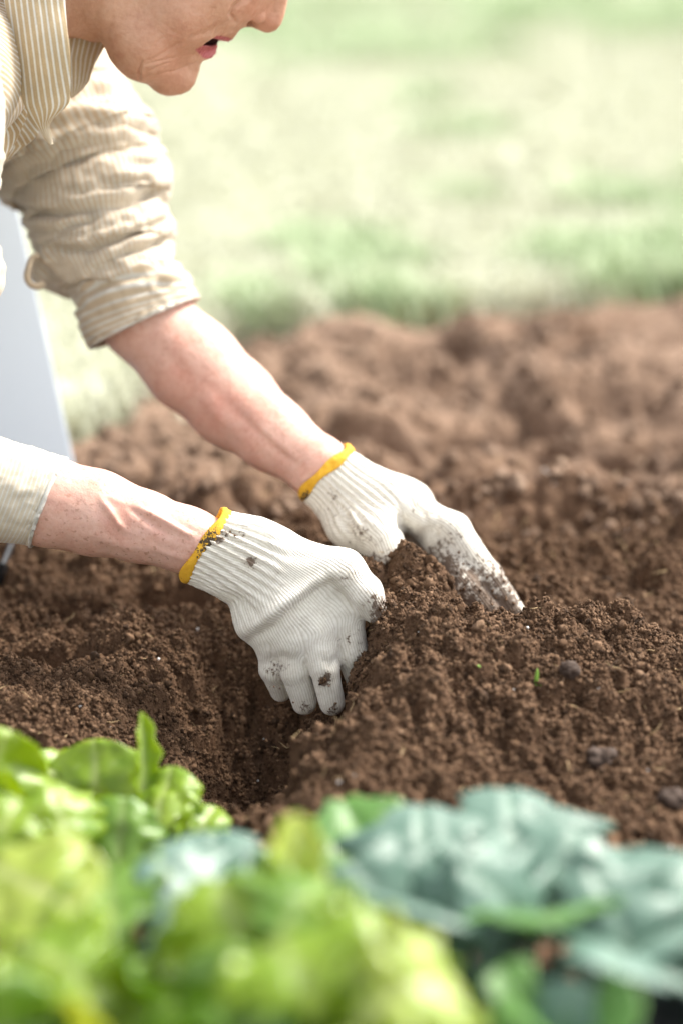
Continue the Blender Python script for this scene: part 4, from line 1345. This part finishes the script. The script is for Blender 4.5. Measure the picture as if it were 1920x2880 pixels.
# button tab on the far sleeve
tv = [(112, 726, 2.235), (97, 732, 2.235), (88, 758, 2.232), (84, 780, 2.232), (92, 796, 2.234), (108, 800, 2.236), (122, 792, 2.238)]
pts = PA(tv); pts = catmull(pts, 40)
tan_ = np.gradient(pts, axis=0); tan_ /= np.linalg.norm(tan_, axis=1, keepdims=True)
bi = np.cross(tan_, np.tile(-FWD, (40, 1))); bi /= np.linalg.norm(bi, axis=1, keepdims=True)
tab = np.stack([pts - FWD * 0.008 + bi * 0.000, pts - FWD * 0.004 + bi * 0.004, pts + FWD * 0.004 + bi * 0.004, pts + FWD * 0.008 + bi * 0.000], 1).reshape(-1, 3)
i, j = np.meshgrid(np.arange(39), np.arange(3), indexing='ij'); a = (i * 4 + j).ravel()
add_thickness(mesh_obj('button_tab', tab, np.stack([a, a + 1, a + 5, a + 4], 1), M_SHIRT_FAR, shirt, attrs={'stripe': np.zeros(len(tab)) + .0008}), 0.002)

# trousers and shoes, kneeling, outside the frame to the left
hip = P(-1650, 560, 2.20)
def leg_sdf(p):
    d = d_cone(p, (hip + np.array([0.0, 0.10, -0.02])).astype(np.float32), (hip + np.array([0.0, -0.10, -0.02])).astype(np.float32), 0.135, 0.135)
    for s_ in (-1, 1):
        o_ = np.array([0, 0.115 * s_, 0])
        kn = np.array([hip[0] + 0.24, hip[1], 0.085]) + o_
        an = np.array([hip[0] - 0.20, hip[1], 0.065]) + o_
        d = smin(d, d_cone(p, (hip + o_ * 0.9).astype(np.float32), kn.astype(np.float32), 0.10, 0.075), 0.03)
        d = smin(d, d_cone(p, kn.astype(np.float32), an.astype(np.float32), 0.072, 0.05), 0.01)
    return d + 0.004 * fbm(p * 18, 2, 99)
tv_, tf_ = surface(leg_sdf, hip + np.array([-.36, -.36, -hip[2] - 0.02]), hip + np.array([.36, .36, .18]), 0.009)
mesh_obj('trousers', tv_, tf_, M_TROUSERS, person)
for s_ in (-1, 1):
    a_ = np.array([hip[0] - 0.23, hip[1] + 0.115 * s_, 0.06]); b_ = a_ + np.array([-0.07, 0, -0.01])
    def shoe_sdf(p, a_=a_, b_=b_):
        d = smin(d_cone(p, a_.astype(np.float32), b_.astype(np.float32), 0.042, 0.045), d_cone(p, b_.astype(np.float32), (b_ + np.array([-0.03, 0, -0.03])).astype(np.float32), 0.044, 0.03), 0.03)
        return smax(d, -(p[..., 2] - 0.004), 0.004)
    v__, f__ = surface(shoe_sdf, a_ - 0.2, a_ + 0.1, 0.006)
    mesh_obj('shoe', v__, f__, M_SHOE, person)
# ================================================================== THINGS BEHIND: bucket, tray
def lathe_obj(name, prof, c, seg, mat, parent=None, sx=1, sy=1):
    a = np.linspace(0, 2 * np.pi, seg, endpoint=False)
    prof = np.asarray(prof, float)
    v = np.stack([c[0] + prof[:, 0:1] * np.cos(a) * sx, c[1] + prof[:, 0:1] * np.sin(a) * sy, c[2] + np.repeat(prof[:, 1:2], seg, 1)], -1).reshape(-1, 3)
    i, j = np.meshgrid(np.arange(len(prof) - 1), np.arange(seg), indexing='ij')
    f = np.stack([i * seg + j, i * seg + (j + 1) % seg, (i + 1) * seg + (j + 1) % seg, (i + 1) * seg + j], -1).reshape(-1, 4)
    return mesh_obj(name, v, f, mat, parent)
M_PAIL = plain_mat('white_plastic', (0.50, 0.56, 0.63), 0.5, 0.02, 6, 0.4)
def frustum(name, c, b, t, z0, z1, mat, parent, inner=None):
    q = ((-1, -1), (1, -1), (1, 1), (-1, 1))
    v = [(c[0] + b[0] * x, c[1] + b[1] * y, z0) for x, y in q] + [(c[0] + t[0] * x, c[1] + t[1] * y, z1) for x, y in q]
    f = [(0, 3, 2, 1), (0, 1, 5, 4), (1, 2, 6, 5), (2, 3, 7, 6), (3, 0, 4, 7)]
    if inner:
        v += [(c[0] + (t[0] - inner) * x, c[1] + (t[1] - inner) * y, z1) for x, y in q] + [(c[0] + (b[0] - inner) * x, c[1] + (b[1] - inner) * y, z0 + 0.012) for x, y in q]
        f += [(4, 5, 9, 8), (5, 6, 10, 9), (6, 7, 11, 10), (7, 4, 8, 11), (8, 9, 13, 12), (9, 10, 14, 13), (10, 11, 15, 14), (11, 8, 12, 15), (12, 13, 14, 15)]
    o = mesh_obj(name, np.array(v), np.array(f), mat, parent, smooth=False)
    bv_ = o.modifiers.new('bevel', 'BEVEL'); bv_.width = 0.002; bv_.segments = 2
    return o
bc = P(182 - 0.30 / 2.62 * FPX, 1300, 2.62) + np.array([0.048, 0.02, 0])
gz = float(soil_z(np.array([bc[0]]), np.array([bc[1]]))[0])
pail = thing('tub', 'pale bluish white plastic tub with a flat side behind the person', 'tub', (bc[0], bc[1], gz))
o_ = frustum('wall', (bc[0], bc[1]), (0.30, 0.16), (0.242, 0.045), gz - 0.02, gz + 0.46, M_PAIL, pail, 0.006)
o_.modifiers['bevel'].width = 0.012; o_.modifiers['bevel'].segments = 4
frustum('rim', (bc[0], bc[1]), (0.252, 0.056), (0.254, 0.058), gz + 0.43, gz + 0.465, M_PAIL, pail, 0.009)
for o_ in list(pail.children):                      # turned a little so that its flat side faces the bed
    for v_ in o_.data.vertices:
        q_ = Matrix.Rotation(R(24), 4, 'Z') @ (v_.co - pail.location - Vector((0.30, -0.16, 0)))
        v_.co = q_ + pail.location + Vector((0.30, -0.16, 0))
M_BLACKP = plain_mat('black_plastic', (0.016, 0.017, 0.019), 0.28, 0.2, 20, 0.6)
tc = P(-130, 1548, 2.40)
tray = thing('seed_tray', 'black plastic seed tray on the soil beside the rolled cuff', 'seed tray', (tc[0], tc[1], tc[2]))
frustum('wall', tc, (0.060, 0.10), (0.066, 0.106), tc[2] - 0.012, tc[2] + 0.022, M_BLACKP, tray, 0.004)

# ================================================================== PLANTS IN FRONT
def leaf_mat(name, c1, c2, trans, tw, rough, vein):
    m, nt, b, out = new_mat(name)
    k = NB(nt)
    pos = k.geo()
    n = k.noise(45, 3, 0.6, pos)
    col = k.ramp(n, [(0.3, c1), (0.7, c2)])
    col = k.mix(k.math('MULTIPLY', k.attr('rib'), 0.6), col, vein)
    k.l(col, b.inputs['Base Color'])
    b.inputs['Roughness'].default_value = rough
    b.inputs['Specular IOR Level'].default_value = 0.65
    bm = k.bump(k.noise(150, 3, 0.6, pos), 0.35, 0.003)
    k.l(bm, b.inputs['Normal'])
    tr = k.n('ShaderNodeBsdfTranslucent'); tr.inputs['Color'].default_value = (*trans, 1)
    mx = k.n('ShaderNodeMixShader'); mx.inputs[0].default_value = tw
    k.l(b.outputs[0], mx.inputs[1]); k.l(tr.outputs[0], mx.inputs[2]); k.l(mx.outputs[0], out.inputs['Surface'])
    return m
M_LETT = leaf_mat('lettuce_leaf', (0.16, 0.29, 0.015), (0.29, 0.41, 0.03), (0.55, 0.66, 0.02), 0.46, 0.30, (0.55, 0.60, 0.28))
M_LETT_DEEP = leaf_mat('lettuce_leaf_deep', (0.10, 0.22, 0.02), (0.18, 0.32, 0.04), (0.36, 0.52, 0.03), 0.40, 0.30, (0.45, 0.55, 0.22))
M_LETT_PALE = leaf_mat('lettuce_leaf_pale', (0.28, 0.40, 0.05), (0.40, 0.49, 0.10), (0.74, 0.74, 0.12), 0.46, 0.30, (0.62, 0.65, 0.38))
M_KALE = leaf_mat('kale_leaf', (0.065, 0.145, 0.105), (0.13, 0.225, 0.175), (0.07, 0.22, 0.04), 0.20, 0.42, (0.30, 0.42, 0.33))
M_GREEN = leaf_mat('green_leaf', (0.07, 0.19, 0.03), (0.12, 0.27, 0.05), (0.20, 0.42, 0.05), 0.35, 0.4, (0.2, 0.34, 0.12))
M_STEM = plain_mat('green_stem', (0.22, 0.34, 0.10), 0.5, 0.2, 60)

def make_leaf(parent, B, T, w, N, mat, arch=0.02, cup=0.25, ruffle=0.12, shape='lettuce', seed=0, fold=0.0, nt_=26, ns_=17):
    B = np.asarray(B, float); T = np.asarray(T, float); N = np.asarray(N, float)
    r_ = np.random.default_rng(seed)
    ax_ = T - B; L = np.linalg.norm(ax_); ax_ /= L
    N = N - ax_ * (N @ ax_); N /= np.linalg.norm(N)
    lat = np.cross(ax_, N)
    t = np.linspace(0, 1, nt_); s = np.linspace(-1, 1, ns_)
    mid = (B + T) / 2 + N * arch * 2
    cen = ((1 - t) ** 2)[:, None] * B + (2 * t * (1 - t))[:, None] * mid + (t ** 2)[:, None] * T
    if shape == 'lettuce':
        wd = 0.16 + 0.84 * sstep(0.02, 0.55, t); wd *= np.sqrt(np.clip(1 - ((t - 0.60) / 0.402) ** 2 * (t > 0.60), 0.0, 1)) * 0.97 + 0.03
    elif shape == 'kale':
        pet = sstep(0.24, 0.40, t)
        wd = 0.055 + 0.945 * pet * (np.sqrt(np.clip(1 - np.clip((t - 0.60) / 0.41, 0, 1) ** 2, 0, 1)) * 0.97 + 0.03)
    else:
        wd = 0.10 + 0.90 * np.sin(np.pi * np.clip(t, 0, 1)) ** 0.8
    tan_ = np.gradient(cen, axis=0); tan_ /= np.linalg.norm(tan_, axis=1, keepdims=True)
    nr = np.cross(lat[None], tan_); nr *= np.sign(nr @ N)[:, None]; nr /= np.linalg.norm(nr, axis=1, keepdims=True)
    S, Tt = np.meshgrid(s, t)
    hw = (w / 2 * wd)[:, None]
    ph = r_.random(4) * 6.28
    frq = 3.4 if shape == 'lettuce' else 3.4
    edge = np.abs(S) ** 2.2
    lobes = 1 + (0.10 if shape == 'lettuce' else 0.30) * np.sin(Tt * 6.28 * frq * 1.3 + ph[0] + (S > 0) * ph[1]) * edge * (wd[:, None] > 0.3)
    wav = ruffle * hw * np.sin(Tt * 6.28 * frq + ph[2] + (S > 0) * 2.1) * edge
    wav += ruffle * 0.45 * hw * np.sin(Tt * 6.28 * frq * 2.3 + ph[3] - (S > 0) * 1.3) * edge
    up = cup * hw * S * S + wav
    bl = fbm(np.stack([S * hw * 60, Tt * L * 60, S * 0 + seed * 3.7], -1), 2, 11) * (0.0050 if shape == 'lettuce' else 0.0020) * (wd[:, None] > 0.3)
    bl -= 0.0022 * np.exp(-(S * hw / 0.004) ** 2)
    if fold:
        a = fold * S
        lx_ = np.sin(a) / max(fold, 1e-3); up = up + (1 - np.cos(a)) / max(fold, 1e-3) * hw
    else:
        lx_ = S
    v = cen[:, None] + lat * (lx_ * hw * lobes)[..., None] + nr[:, None] * (up + bl)[..., None]
    i, j = np.meshgrid(np.arange(nt_ - 1), np.arange(ns_ - 1), indexing='ij')
    a = (i * ns_ + j).ravel()
    f = np.stack([a, a + 1, a + ns_ + 1, a + ns_], 1)
    rib = np.exp(-(S * hw / (0.0035 * (1.3 - Tt))) ** 2)
    side = np.abs(((Tt * 7 + np.abs(S) * -1.6) % 1) - 0.5) * 2
    rib = np.maximum(rib, 0.45 * np.clip((side - 0.86) / 0.14, 0, 1) * (wd[:, None] > 0.3))
    o = mesh_obj('leaf', v.reshape(-1, 3), f, mat, parent, attrs={'rib': rib.ravel()})
    sb = o.modifiers.new('thickness', 'SOLIDIFY'); sb.thickness = 0.0006; sb.offset = 0
    return o

def rosette(name, label, cat, px, py, d, n, L, w, mat, seed, group, lean=(0, 0), shape='lettuce', spread=(12, 72), z=None, keep=None):
    r_ = np.random.default_rng(seed)
    b = P(px, py, d)
    zz = float(soil_z(np.array([b[0]]), np.array([b[1]]))[0]) if z is None else z
    b[2] = zz
    t = thing(name, label, cat, b, group)
    st = lathe_obj('stem', [(0.004, -0.01), (0.0055, 0.0), (0.0065, 0.02), (0.002, 0.03)], b, 10, M_STEM, t)
    for k_ in range(n):
        az_ = k_ * 2.3999 + r_.random() * 0.5
        tilt = math.radians(spread[0] + (spread[1] - spread[0]) * ((n - k_) / n) + r_.normal(0, 6))
        l_ = L * (0.72 + 0.36 * r_.random()) * (0.75 + 0.25 * (n - k_) / n)
        dr = np.array([math.cos(az_) * math.sin(tilt) + lean[0], math.sin(az_) * math.sin(tilt) + lean[1], math.cos(tilt)])
        dr /= np.linalg.norm(dr)
        inn = np.array([-math.cos(az_), -math.sin(az_), 0.5])
        B = b + np.array([0, 0, 0.012]) + dr * 0.004
        make_leaf(t, B, B + dr * l_, w * (0.70 + 0.40 * r_.random()), inn, [M_LETT, M_LETT_DEEP, M_LETT, M_LETT_PALE, M_LETT_DEEP, M_LETT][r_.integers(6)], arch=-0.012 - 0.02 * r_.random(), cup=0.16 * r_.random() - 0.04, ruffle=0.22 + 0.20 * r_.random(), shape=shape, seed=seed * 50 + k_, fold=0.7 * r_.random() ** 2)
    return t
def add_leaf(t, b, tip, w, nrm, mat, **kw):
    return make_leaf(t, b if len(b) == 3 and not isinstance(b, tuple) else P(*b), P(*tip), w, nrm, mat, **kw)

TOC = -FWD                       # roughly towards the camera
UP = np.array([0, 0, 1.0])
GL = 'young lettuces planted along the front of the bed'
# back lettuce, nearest to the hole
lt = rosette('lettuce', 'bright lettuce nearest the dark hole, with one thin leaf standing up', 'lettuce', 290, 2440, 1.77, 3, 0.07, 0.05, M_LETT, 3, GL, z=-0.03)
b0 = np.array(lt.location)
add_leaf(lt, (275, 2430, 1.79), (262, 2078, 1.83), 0.088, TOC + UP * .2 - RGT * .1, M_LETT, arch=-0.004, cup=-0.25, ruffle=0.06, seed=301)
add_leaf(lt, (395, 2330, 1.80), (400, 2002, 1.83), 0.030, TOC + RGT * .6, M_LETT, arch=0.004, cup=0.0, ruffle=0.03, seed=302, fold=1.6, shape='oval')
add_leaf(lt, (430, 2440, 1.76), (482, 2150, 1.81), 0.056, TOC - RGT * .35 + UP * .35, M_LETT, arch=0.006, cup=-0.35, ruffle=0.10, seed=303, ns_=25, nt_=34)
add_leaf(lt, (520, 2440, 1.77), (608, 2262, 1.80), 0.040, TOC + UP * .5, M_LETT, arch=0.010, cup=-0.2, ruffle=0.1, seed=304)
add_leaf(lt, (205, 2500, 1.68), (128, 2195, 1.69), 0.070, TOC + RGT * .5 + UP * .5, M_LETT, arch=0.016, cup=-0.4, ruffle=0.10, seed=305)
add_leaf(lt, (330, 2500, 1.70), (352, 2240, 1.72), 0.060, TOC + UP * .8, M_LETT_DEEP, arch=0.010, cup=-0.25, ruffle=0.12, seed=306)
add_leaf(lt, (120, 2400, 1.80), (165, 2105, 1.86), 0.070, UP + TOC * .5, M_LETT, arch=0.012, cup=0.1, ruffle=0.1, seed=307)
lt = rosette('lettuce', 'lettuce at the left edge of the picture with a broad lime green leaf', 'lettuce', -40, 2460, 1.72, 4, 0.10, 0.07, M_LETT, 4, GL, z=-0.02)
add_leaf(lt, (-60, 2450, 1.70), (20, 2050, 1.74), 0.11, TOC + RGT * .6, M_LETT, arch=-0.010, cup=-0.08, ruffle=0.28, seed=311)
add_leaf(lt, (-80, 2480, 1.6), (60, 2245, 1.62), 0.07, TOC + RGT * .2 + UP * .6, M_LETT, arch=0.010, cup=-0.08, ruffle=0.28, seed=312)
add_leaf(lt, (-120, 2560, 1.6), (25, 2370, 1.6), 0.06, TOC + UP, M_LETT, arch=0.010, cup=-0.08, ruffle=0.28, seed=313)
# nearer lettuces, well out of focus
lt = rosette('lettuce', 'yellow green lettuce in the lower left with one big flat leaf pointing left', 'lettuce', 330, 2800, 1.45, 8, 0.11, 0.075, M_LETT, 5, GL, z=0.0)
add_leaf(lt, (350, 2660, 1.46), (-40, 2440, 1.50), 0.085, UP + TOC * .9, M_LETT_PALE, arch=0.012, cup=-0.06, ruffle=0.22, seed=321)
add_leaf(lt, (330, 2690, 1.44), (300, 2420, 1.52), 0.070, TOC + UP * .5, M_LETT_DEEP, arch=0.010, cup=-0.08, ruffle=0.28, seed=322)
add_leaf(lt, (330, 2840, 1.38), (40, 2660, 1.40), 0.080, UP + TOC * .8, M_LETT, arch=0.015, cup=-0.05, ruffle=0.28, seed=323)
lt = rosette('lettuce', 'lettuce in the lower middle with a pale tip standing before the soil', 'lettuce', 720, 2780, 1.42, 8, 0.12, 0.08, M_LETT, 6, GL, z=0.0)
add_leaf(lt, (800, 2660, 1.40), (842, 2290, 1.44), 0.040, TOC + RGT * .3, M_LETT_PALE, arch=-0.006, cup=0.2, ruffle=0.1, seed=331, fold=0.8)
add_leaf(lt, (700, 2700, 1.40), (600, 2470, 1.42), 0.08, TOC + UP * .8, M_LETT, arch=0.012, cup=-0.04, ruffle=0.22, seed=332)
add_leaf(lt, (760, 2700, 1.38), (930, 2470, 1.42), 0.085, TOC + UP * .8 - RGT * .3, M_LETT_DEEP, arch=0.012, cup=-0.04, ruffle=0.22, seed=333)
lt = rosette('lettuce', 'lettuce at the lower centre, its lime leaves reaching towards the kale', 'lettuce', 1010, 2900, 1.34, 9, 0.115, 0.085, M_LETT, 7, GL, z=0.0)
add_leaf(lt, (980, 2800, 1.33), (1120, 2590, 1.36), 0.085, TOC + UP * .7, M_LETT, arch=0.012, cup=-0.05, ruffle=0.22, seed=341)
add_leaf(lt, (1000, 2880, 1.30), (1290, 2760, 1.33), 0.085, TOC + UP, M_LETT_PALE, arch=0.018, cup=-0.05, ruffle=0.22, seed=342)
add_leaf(lt, (900, 2860, 1.28), (760, 2640, 1.30), 0.085, TOC + UP, M_LETT, arch=0.018, cup=-0.05, ruffle=0.22, seed=343)
rosette('lettuce', 'lettuce cut off by the bottom left corner of the picture', 'lettuce', 90, 2980, 1.32, 9, 0.115, 0.085, M_LETT, 8, GL, z=0.0)
rosette('lettuce', 'lettuce cut off by the bottom edge left of centre', 'lettuce', 560, 3020, 1.27, 9, 0.12, 0.085, M_LETT, 9, GL, z=0.0)
rosette('lettuce', 'lowest lettuce at the bottom edge under the lime leaves, right of centre', 'lettuce', 900, 3090, 1.22, 9, 0.115, 0.085, M_LETT, 10, GL, z=0.0)

GK = 'young blue green kale plants along the front of the bed'
def kale(label, px, py, d, leaves, seed):
    b = P(px, py, d); b[2] = float(soil_z(np.array([b[0]]), np.array([b[1]]))[0])
    t = thing('kale', label, 'kale', b, GK)
    top = b + np.array([0, 0, 0.05])
    lathe_obj('stem', [(0.0045, -0.01), (0.004, 0.02), (0.003, 0.05), (0.001, 0.056)], b, 10, M_STEM, t)
    for k_, (tip, w, n_, a_, mt) in enumerate(leaves):
        make_leaf(t, top + np.array([0, 0, 0.002 * k_ - 0.01]), P(*tip), w, n_, mt, arch=a_, cup=0.05 if mt is not M_KALE else -0.16, ruffle=0.075, shape='kale', seed=seed + k_, nt_=34, ns_=21)
    return t
kale('kale plant behind the lettuce with a flat pale blue leaf facing up', 640, 2600, 1.50, [((600, 2335, 1.56), 0.10, UP + TOC * .5, 0.012, M_KALE), ((420, 2400, 1.50), 0.085, UP + TOC * .35, 0.022, M_KALE), ((790, 2450, 1.46), 0.06, UP + TOC * .6, 0.015, M_KALE)], 400)
kale('kale plant with one grass green leaf at its left, right beside the pale lettuce tip', 1200, 2640, 1.50, [((960, 2245, 1.60), 0.075, TOC + UP * .4 + RGT * .3, 0.010, M_GREEN), ((985, 2420, 1.47), 0.095, UP + TOC * .9, 0.020, M_KALE), ((1180, 2260, 1.58), 0.10, TOC * .8 + UP, 0.014, M_KALE),
     ((1330, 2470, 1.45), 0.08, UP + TOC * .7, 0.020, M_KALE), ((1150, 2560, 1.40), 0.07, UP + TOC * .6, 0.02, M_KALE)], 410)
kale('tallest kale plant, its pale arched leaf in front of the heap of soil', 1480, 2660, 1.50, [((1420, 2215, 1.60), 0.12, TOC * .9 + UP + RGT * .1, 0.012, M_KALE), ((1630, 2330, 1.52), 0.10, UP + TOC * .6, 0.022, M_KALE), ((1290, 2430, 1.45), 0.08, UP + TOC * .8, 0.022, M_KALE),
     ((1560, 2600, 1.38), 0.08, UP + TOC * .5, 0.02, M_GREEN)], 420)
kale('kale plant at the right edge with a broad leaf reaching out of the picture', 1800, 2700, 1.46, [((1660, 2440, 1.46), 0.09, UP + TOC * .6, 0.020, M_KALE), ((1990, 2420, 1.50), 0.13, UP + TOC * .8, 0.024, M_KALE), ((1740, 2380, 1.58), 0.07, TOC + UP * .4, 0.012, M_KALE),
     ((1690, 2720, 1.34), 0.075, UP + TOC * .5, 0.022, M_KALE), ((1950, 2640, 1.38), 0.09, UP + TOC * .5, 0.022, M_KALE)], 430)
kale('low kale plant at the bottom right corner of the picture', 1560, 2960, 1.36, [((1400, 2720, 1.36), 0.05, UP + TOC * .4, 0.015, M_GREEN), ((1620, 2760, 1.34), 0.05, UP + TOC * .4, 0.015, M_KALE), ((1800, 2800, 1.32), 0.06, UP + TOC * .4, 0.015, M_GREEN), ((1450, 2860, 1.30), 0.05, UP + TOC * .4, 0.015, M_GREEN)], 440)
# black nursery pots under the plants
for px, py, d, lab in ((1420, 2850, 1.45, 'black nursery pot under the kale, left of the bottom right corner'), (1830, 2880, 1.43, 'black nursery pot in the bottom right corner under the kale')):
    b = P(px, py, d); b[2] = float(soil_z(np.array([b[0]]), np.array([b[1]]))[0])
    t = thing('nursery_pot', lab, 'pot', b, 'black nursery pots under the plants')
    lathe_obj('wall', [(0.001, 0.002), (0.030, 0.0), (0.040, 0.066), (0.0385, 0.066), (0.030, 0.01)], b, 40, M_BLACKP, t)
    lathe_obj('rim', [(0.0405, 0.058), (0.0435, 0.060), (0.0435, 0.068), (0.0395, 0.069), (0.0385, 0.064)], b, 40, M_BLACKP, t)
# ================================================================== SMALL THINGS ON THE SOIL
# crumbs that cling to the gloves and spill round the fingers
for gv, gn, gd, thr in ((g1v, g1n, g1d, 0.40), (g2v, g2n, g2d, 0.38)):
    pr = np.clip(gd - thr, 0, 1) ** 1.5
    if pr.sum() > 0:
        idx = rng.choice(len(gv), 900, p=pr / pr.sum())
        s_ = 0.0004 + 0.0013 * rng.random(900) ** 2.5
        CR_P.append(gv[idx] + gn[idx] * s_[:, None] * 0.3); CR_S.append(np.repeat(s_[:, None], 3, 1)); CR_R.append(rng.random((900, 3)) * 6.28)
# a few crumbs in the air where the soil is being thrown
fl = []
for (px, py, d, sx, sy, n_) in ((770, 2080, 2.0, 60, 70, 34), (1500, 1700, 2.12, 55, 55, 26), (1050, 1930, 2.0, 50, 40, 14)):
    for k_ in range(n_):
        fl.append(P(px + rng.normal() * sx, py + rng.normal() * sy, d + rng.normal() * 0.02))
fl = np.array(fl); s_ = 0.0004 + 0.0011 * rng.random(len(fl)) ** 2
CR_P.append(fl); CR_S.append(np.repeat(s_[:, None], 3, 1)); CR_R.append(rng.random((len(fl), 3)) * 6.28)
CRUMB_P = np.concatenate(CR_P); CRUMB_R = np.concatenate(CR_R); CRUMB_S = np.concatenate(CR_S)
tag(scatter('soil_crumbs', CRUMB_P, CRUMB_R, CRUMB_S, crumbs), kind='stuff')

# peat fibres: thin bent threads through the soil
def fibre(seed, bend, w):
    r_ = np.random.default_rng(seed)
    t = np.linspace(-1, 1, 7)
    c = np.stack([t, bend * t * t + 0.15 * np.sin(t * 4 + seed), 0.25 * bend * np.sin(t * 3 + seed)], 1)
    a = np.linspace(0, 2 * np.pi, 4, endpoint=False)
    ww = w * (1.1 - np.abs(t))
    v = c[:, None] + np.stack([np.zeros((7, 4)), ww[:, None] * np.cos(a), ww[:, None] * np.sin(a)], -1)
    i, j = np.meshgrid(np.arange(6), np.arange(4), indexing='ij')
    f = np.stack([i * 4 + j, i * 4 + (j + 1) % 4, (i + 1) * 4 + (j + 1) % 4, (i + 1) * 4 + j], -1).reshape(-1, 4)
    return v.reshape(-1, 3), f
M_FIB = crumb_material('peat_fibre')
M_PALE = plain_mat('dry_straw', (0.42, 0.30, 0.16), 0.7, 0.25, 400)
fibs = [piece('fibre', *fibre(k_, 0.2 + 0.15 * k_, 0.10), M_FIB) for k_ in range(4)]
pales = [piece('straw', *fibre(20 + k_, 0.15 + 0.12 * k_, 0.06), M_PALE) for k_ in range(4)]
def lay(n, y0, y1, s0, s1, lift):
    x_, y_ = in_view(n, y0, y1)
    ok = y_ < border(x_) - 0.03
    x_, y_ = x_[ok], y_[ok]
    s_ = s0 * (s1 / s0) ** rng.random(len(x_))
    return np.stack([x_, y_, soil_z(x_, y_) + lift * s_], 1), np.stack([rng.normal(0, .5, len(x_)), rng.normal(0, .5, len(x_)), rng.random(len(x_)) * 6.28], 1), np.repeat(s_[:, None], 3, 1)
p_, r_, s_ = lay(26000, 1.62, 2.34, 0.0012, 0.0034, 0.3)
tag(scatter('peat_fibres', p_, r_, s_, fibs), kind='stuff')
p_, r_, s_ = lay(420, 1.6, 2.6, 0.003, 0.012, 0.3)
tag(scatter('straw_bits', p_, r_, s_, pales), kind='stuff')
M_PERL = plain_mat('perlite', (0.70, 0.69, 0.67), 0.9, 0.1, 400)
pv, pf = ico(2)
perl = [piece('perlite_grain', pv * (1 + 0.35 * fbm(pv * 2 + k_ * 9, 2, k_))[:, None] * np.array([1, .8, .7]), pf, M_PERL) for k_ in range(3)]
p_, r_, s_ = lay(210, 1.6, 2.6, 0.0006, 0.0017, 0.9)
tag(scatter('perlite', p_, r_, s_, perl), kind='stuff')

def on_soil(px, py):
    """first point of the bed seen at a photo pixel"""
    d = np.arange(1.5, 3.2, 0.002)
    q = np.stack([P(px, py, x) for x in d])
    hit = np.argmax(q[:, 2] < soil_z(q[:, 0], q[:, 1]))
    return q[hit]
# two scraps of green on the heap
M_SPROUT = plain_mat('sprout', (0.20, 0.36, 0.06), 0.5, 0.2, 200)
def blade(name, label, cat, p0, p1, w, lift):
    p0 = np.asarray(p0); p1 = np.asarray(p1)
    t = thing(name, label, cat, p0)
    c = np.stack([p0 + (p1 - p0) * s + UP * lift * math.sin(math.pi * s) for s in np.linspace(0, 1, 8)])
    la = np.cross((p1 - p0) / np.linalg.norm(p1 - p0), -FWD); la /= np.linalg.norm(la)
    ww = w * np.array([.6, .9, 1, 1, .95, .8, .5, .08])
    v = np.stack([c - la * ww[:, None], c - FWD * 0.0006, c + la * ww[:, None]], 1).reshape(-1, 3)
    i, j = np.meshgrid(np.arange(7), np.arange(2), indexing='ij'); a = (i * 3 + j).ravel()
    add_thickness(mesh_obj('blade', v, np.stack([a, a + 1, a + 4, a + 3], 1), M_SPROUT, t), 0.0004)
    return t
a_ = on_soil(1368, 1908); b_ = on_soil(1334, 1882)
blade('grass_blade', 'single short green grass blade lying on the heap of soil', 'grass blade', a_ + UP * .002, b_ + UP * .004, 0.0012, 0.002)
a_ = on_soil(1505, 1932)
sp = blade('sprout', 'small green uprooted sprout with a root on top of the heap', 'sprout', a_ + UP * .001, a_ + UP * 0.016 + RGT * .001, 0.0016, 0.0)
for dx, dz in ((-0.007, 0.001), (0.006, 0.0015), (-0.004, -0.001)):
    q0 = a_ + UP * 0.002; q1 = a_ + np.array([dx, -0.002, dz])
    c = np.stack([q0 + (q1 - q0) * s for s in np.linspace(0, 1, 5)])
    v = np.stack([c + UP * .0011, c - UP * .0006, c - FWD * .0008], 1).reshape(-1, 3)
    f = np.array([(k_ * 3 + m_, k_ * 3 + (m_ + 1) % 3, k_ * 3 + 3 + (m_ + 1) % 3, k_ * 3 + 3 + m_) for k_ in range(4) for m_ in range(3)])
    mesh_obj('leaf', v, f, M_SPROUT, sp)

# dark damp clods lying loose on the heap
M_CLOD = plain_mat('damp_clod', (0.050, 0.031, 0.022), 0.85, 0.45, 260, 0.4)
cv_, cf_ = ico(4)
for k_, (px, py, r_, lab) in enumerate(((1690, 2150, 0.0105, 'round dark damp clod at the lower right of the heap'), (1600, 1895, 0.0085, 'dark clod beside the green sprout on the heap'), (1890, 2265, 0.011, 'dark clod at the right edge above the kale'),
                                        (760, 2110, 0.0075, 'small brown clod at the left lip of the heap under the fingers'))):
    c_ = on_soil(px, py)
    n_ = fbm(cv_ * 1.3 + 5 * k_, 3, 120 + k_) * 0.55 + 0.16 * fbm(cv_ * 5 + k_, 3, 130 + k_)
    v_ = c_ + np.array([0, 0, r_ * 0.45]) + cv_ * (1 + n_)[:, None] * r_ * np.array([1.1, 0.95, 0.8])
    t = mesh_obj('soil_clod', v_, cf_, M_CLOD if k_ < 3 else M_CRUMB)
    tag(t, lab, 'soil clod', 'loose clods on the heap of soil')
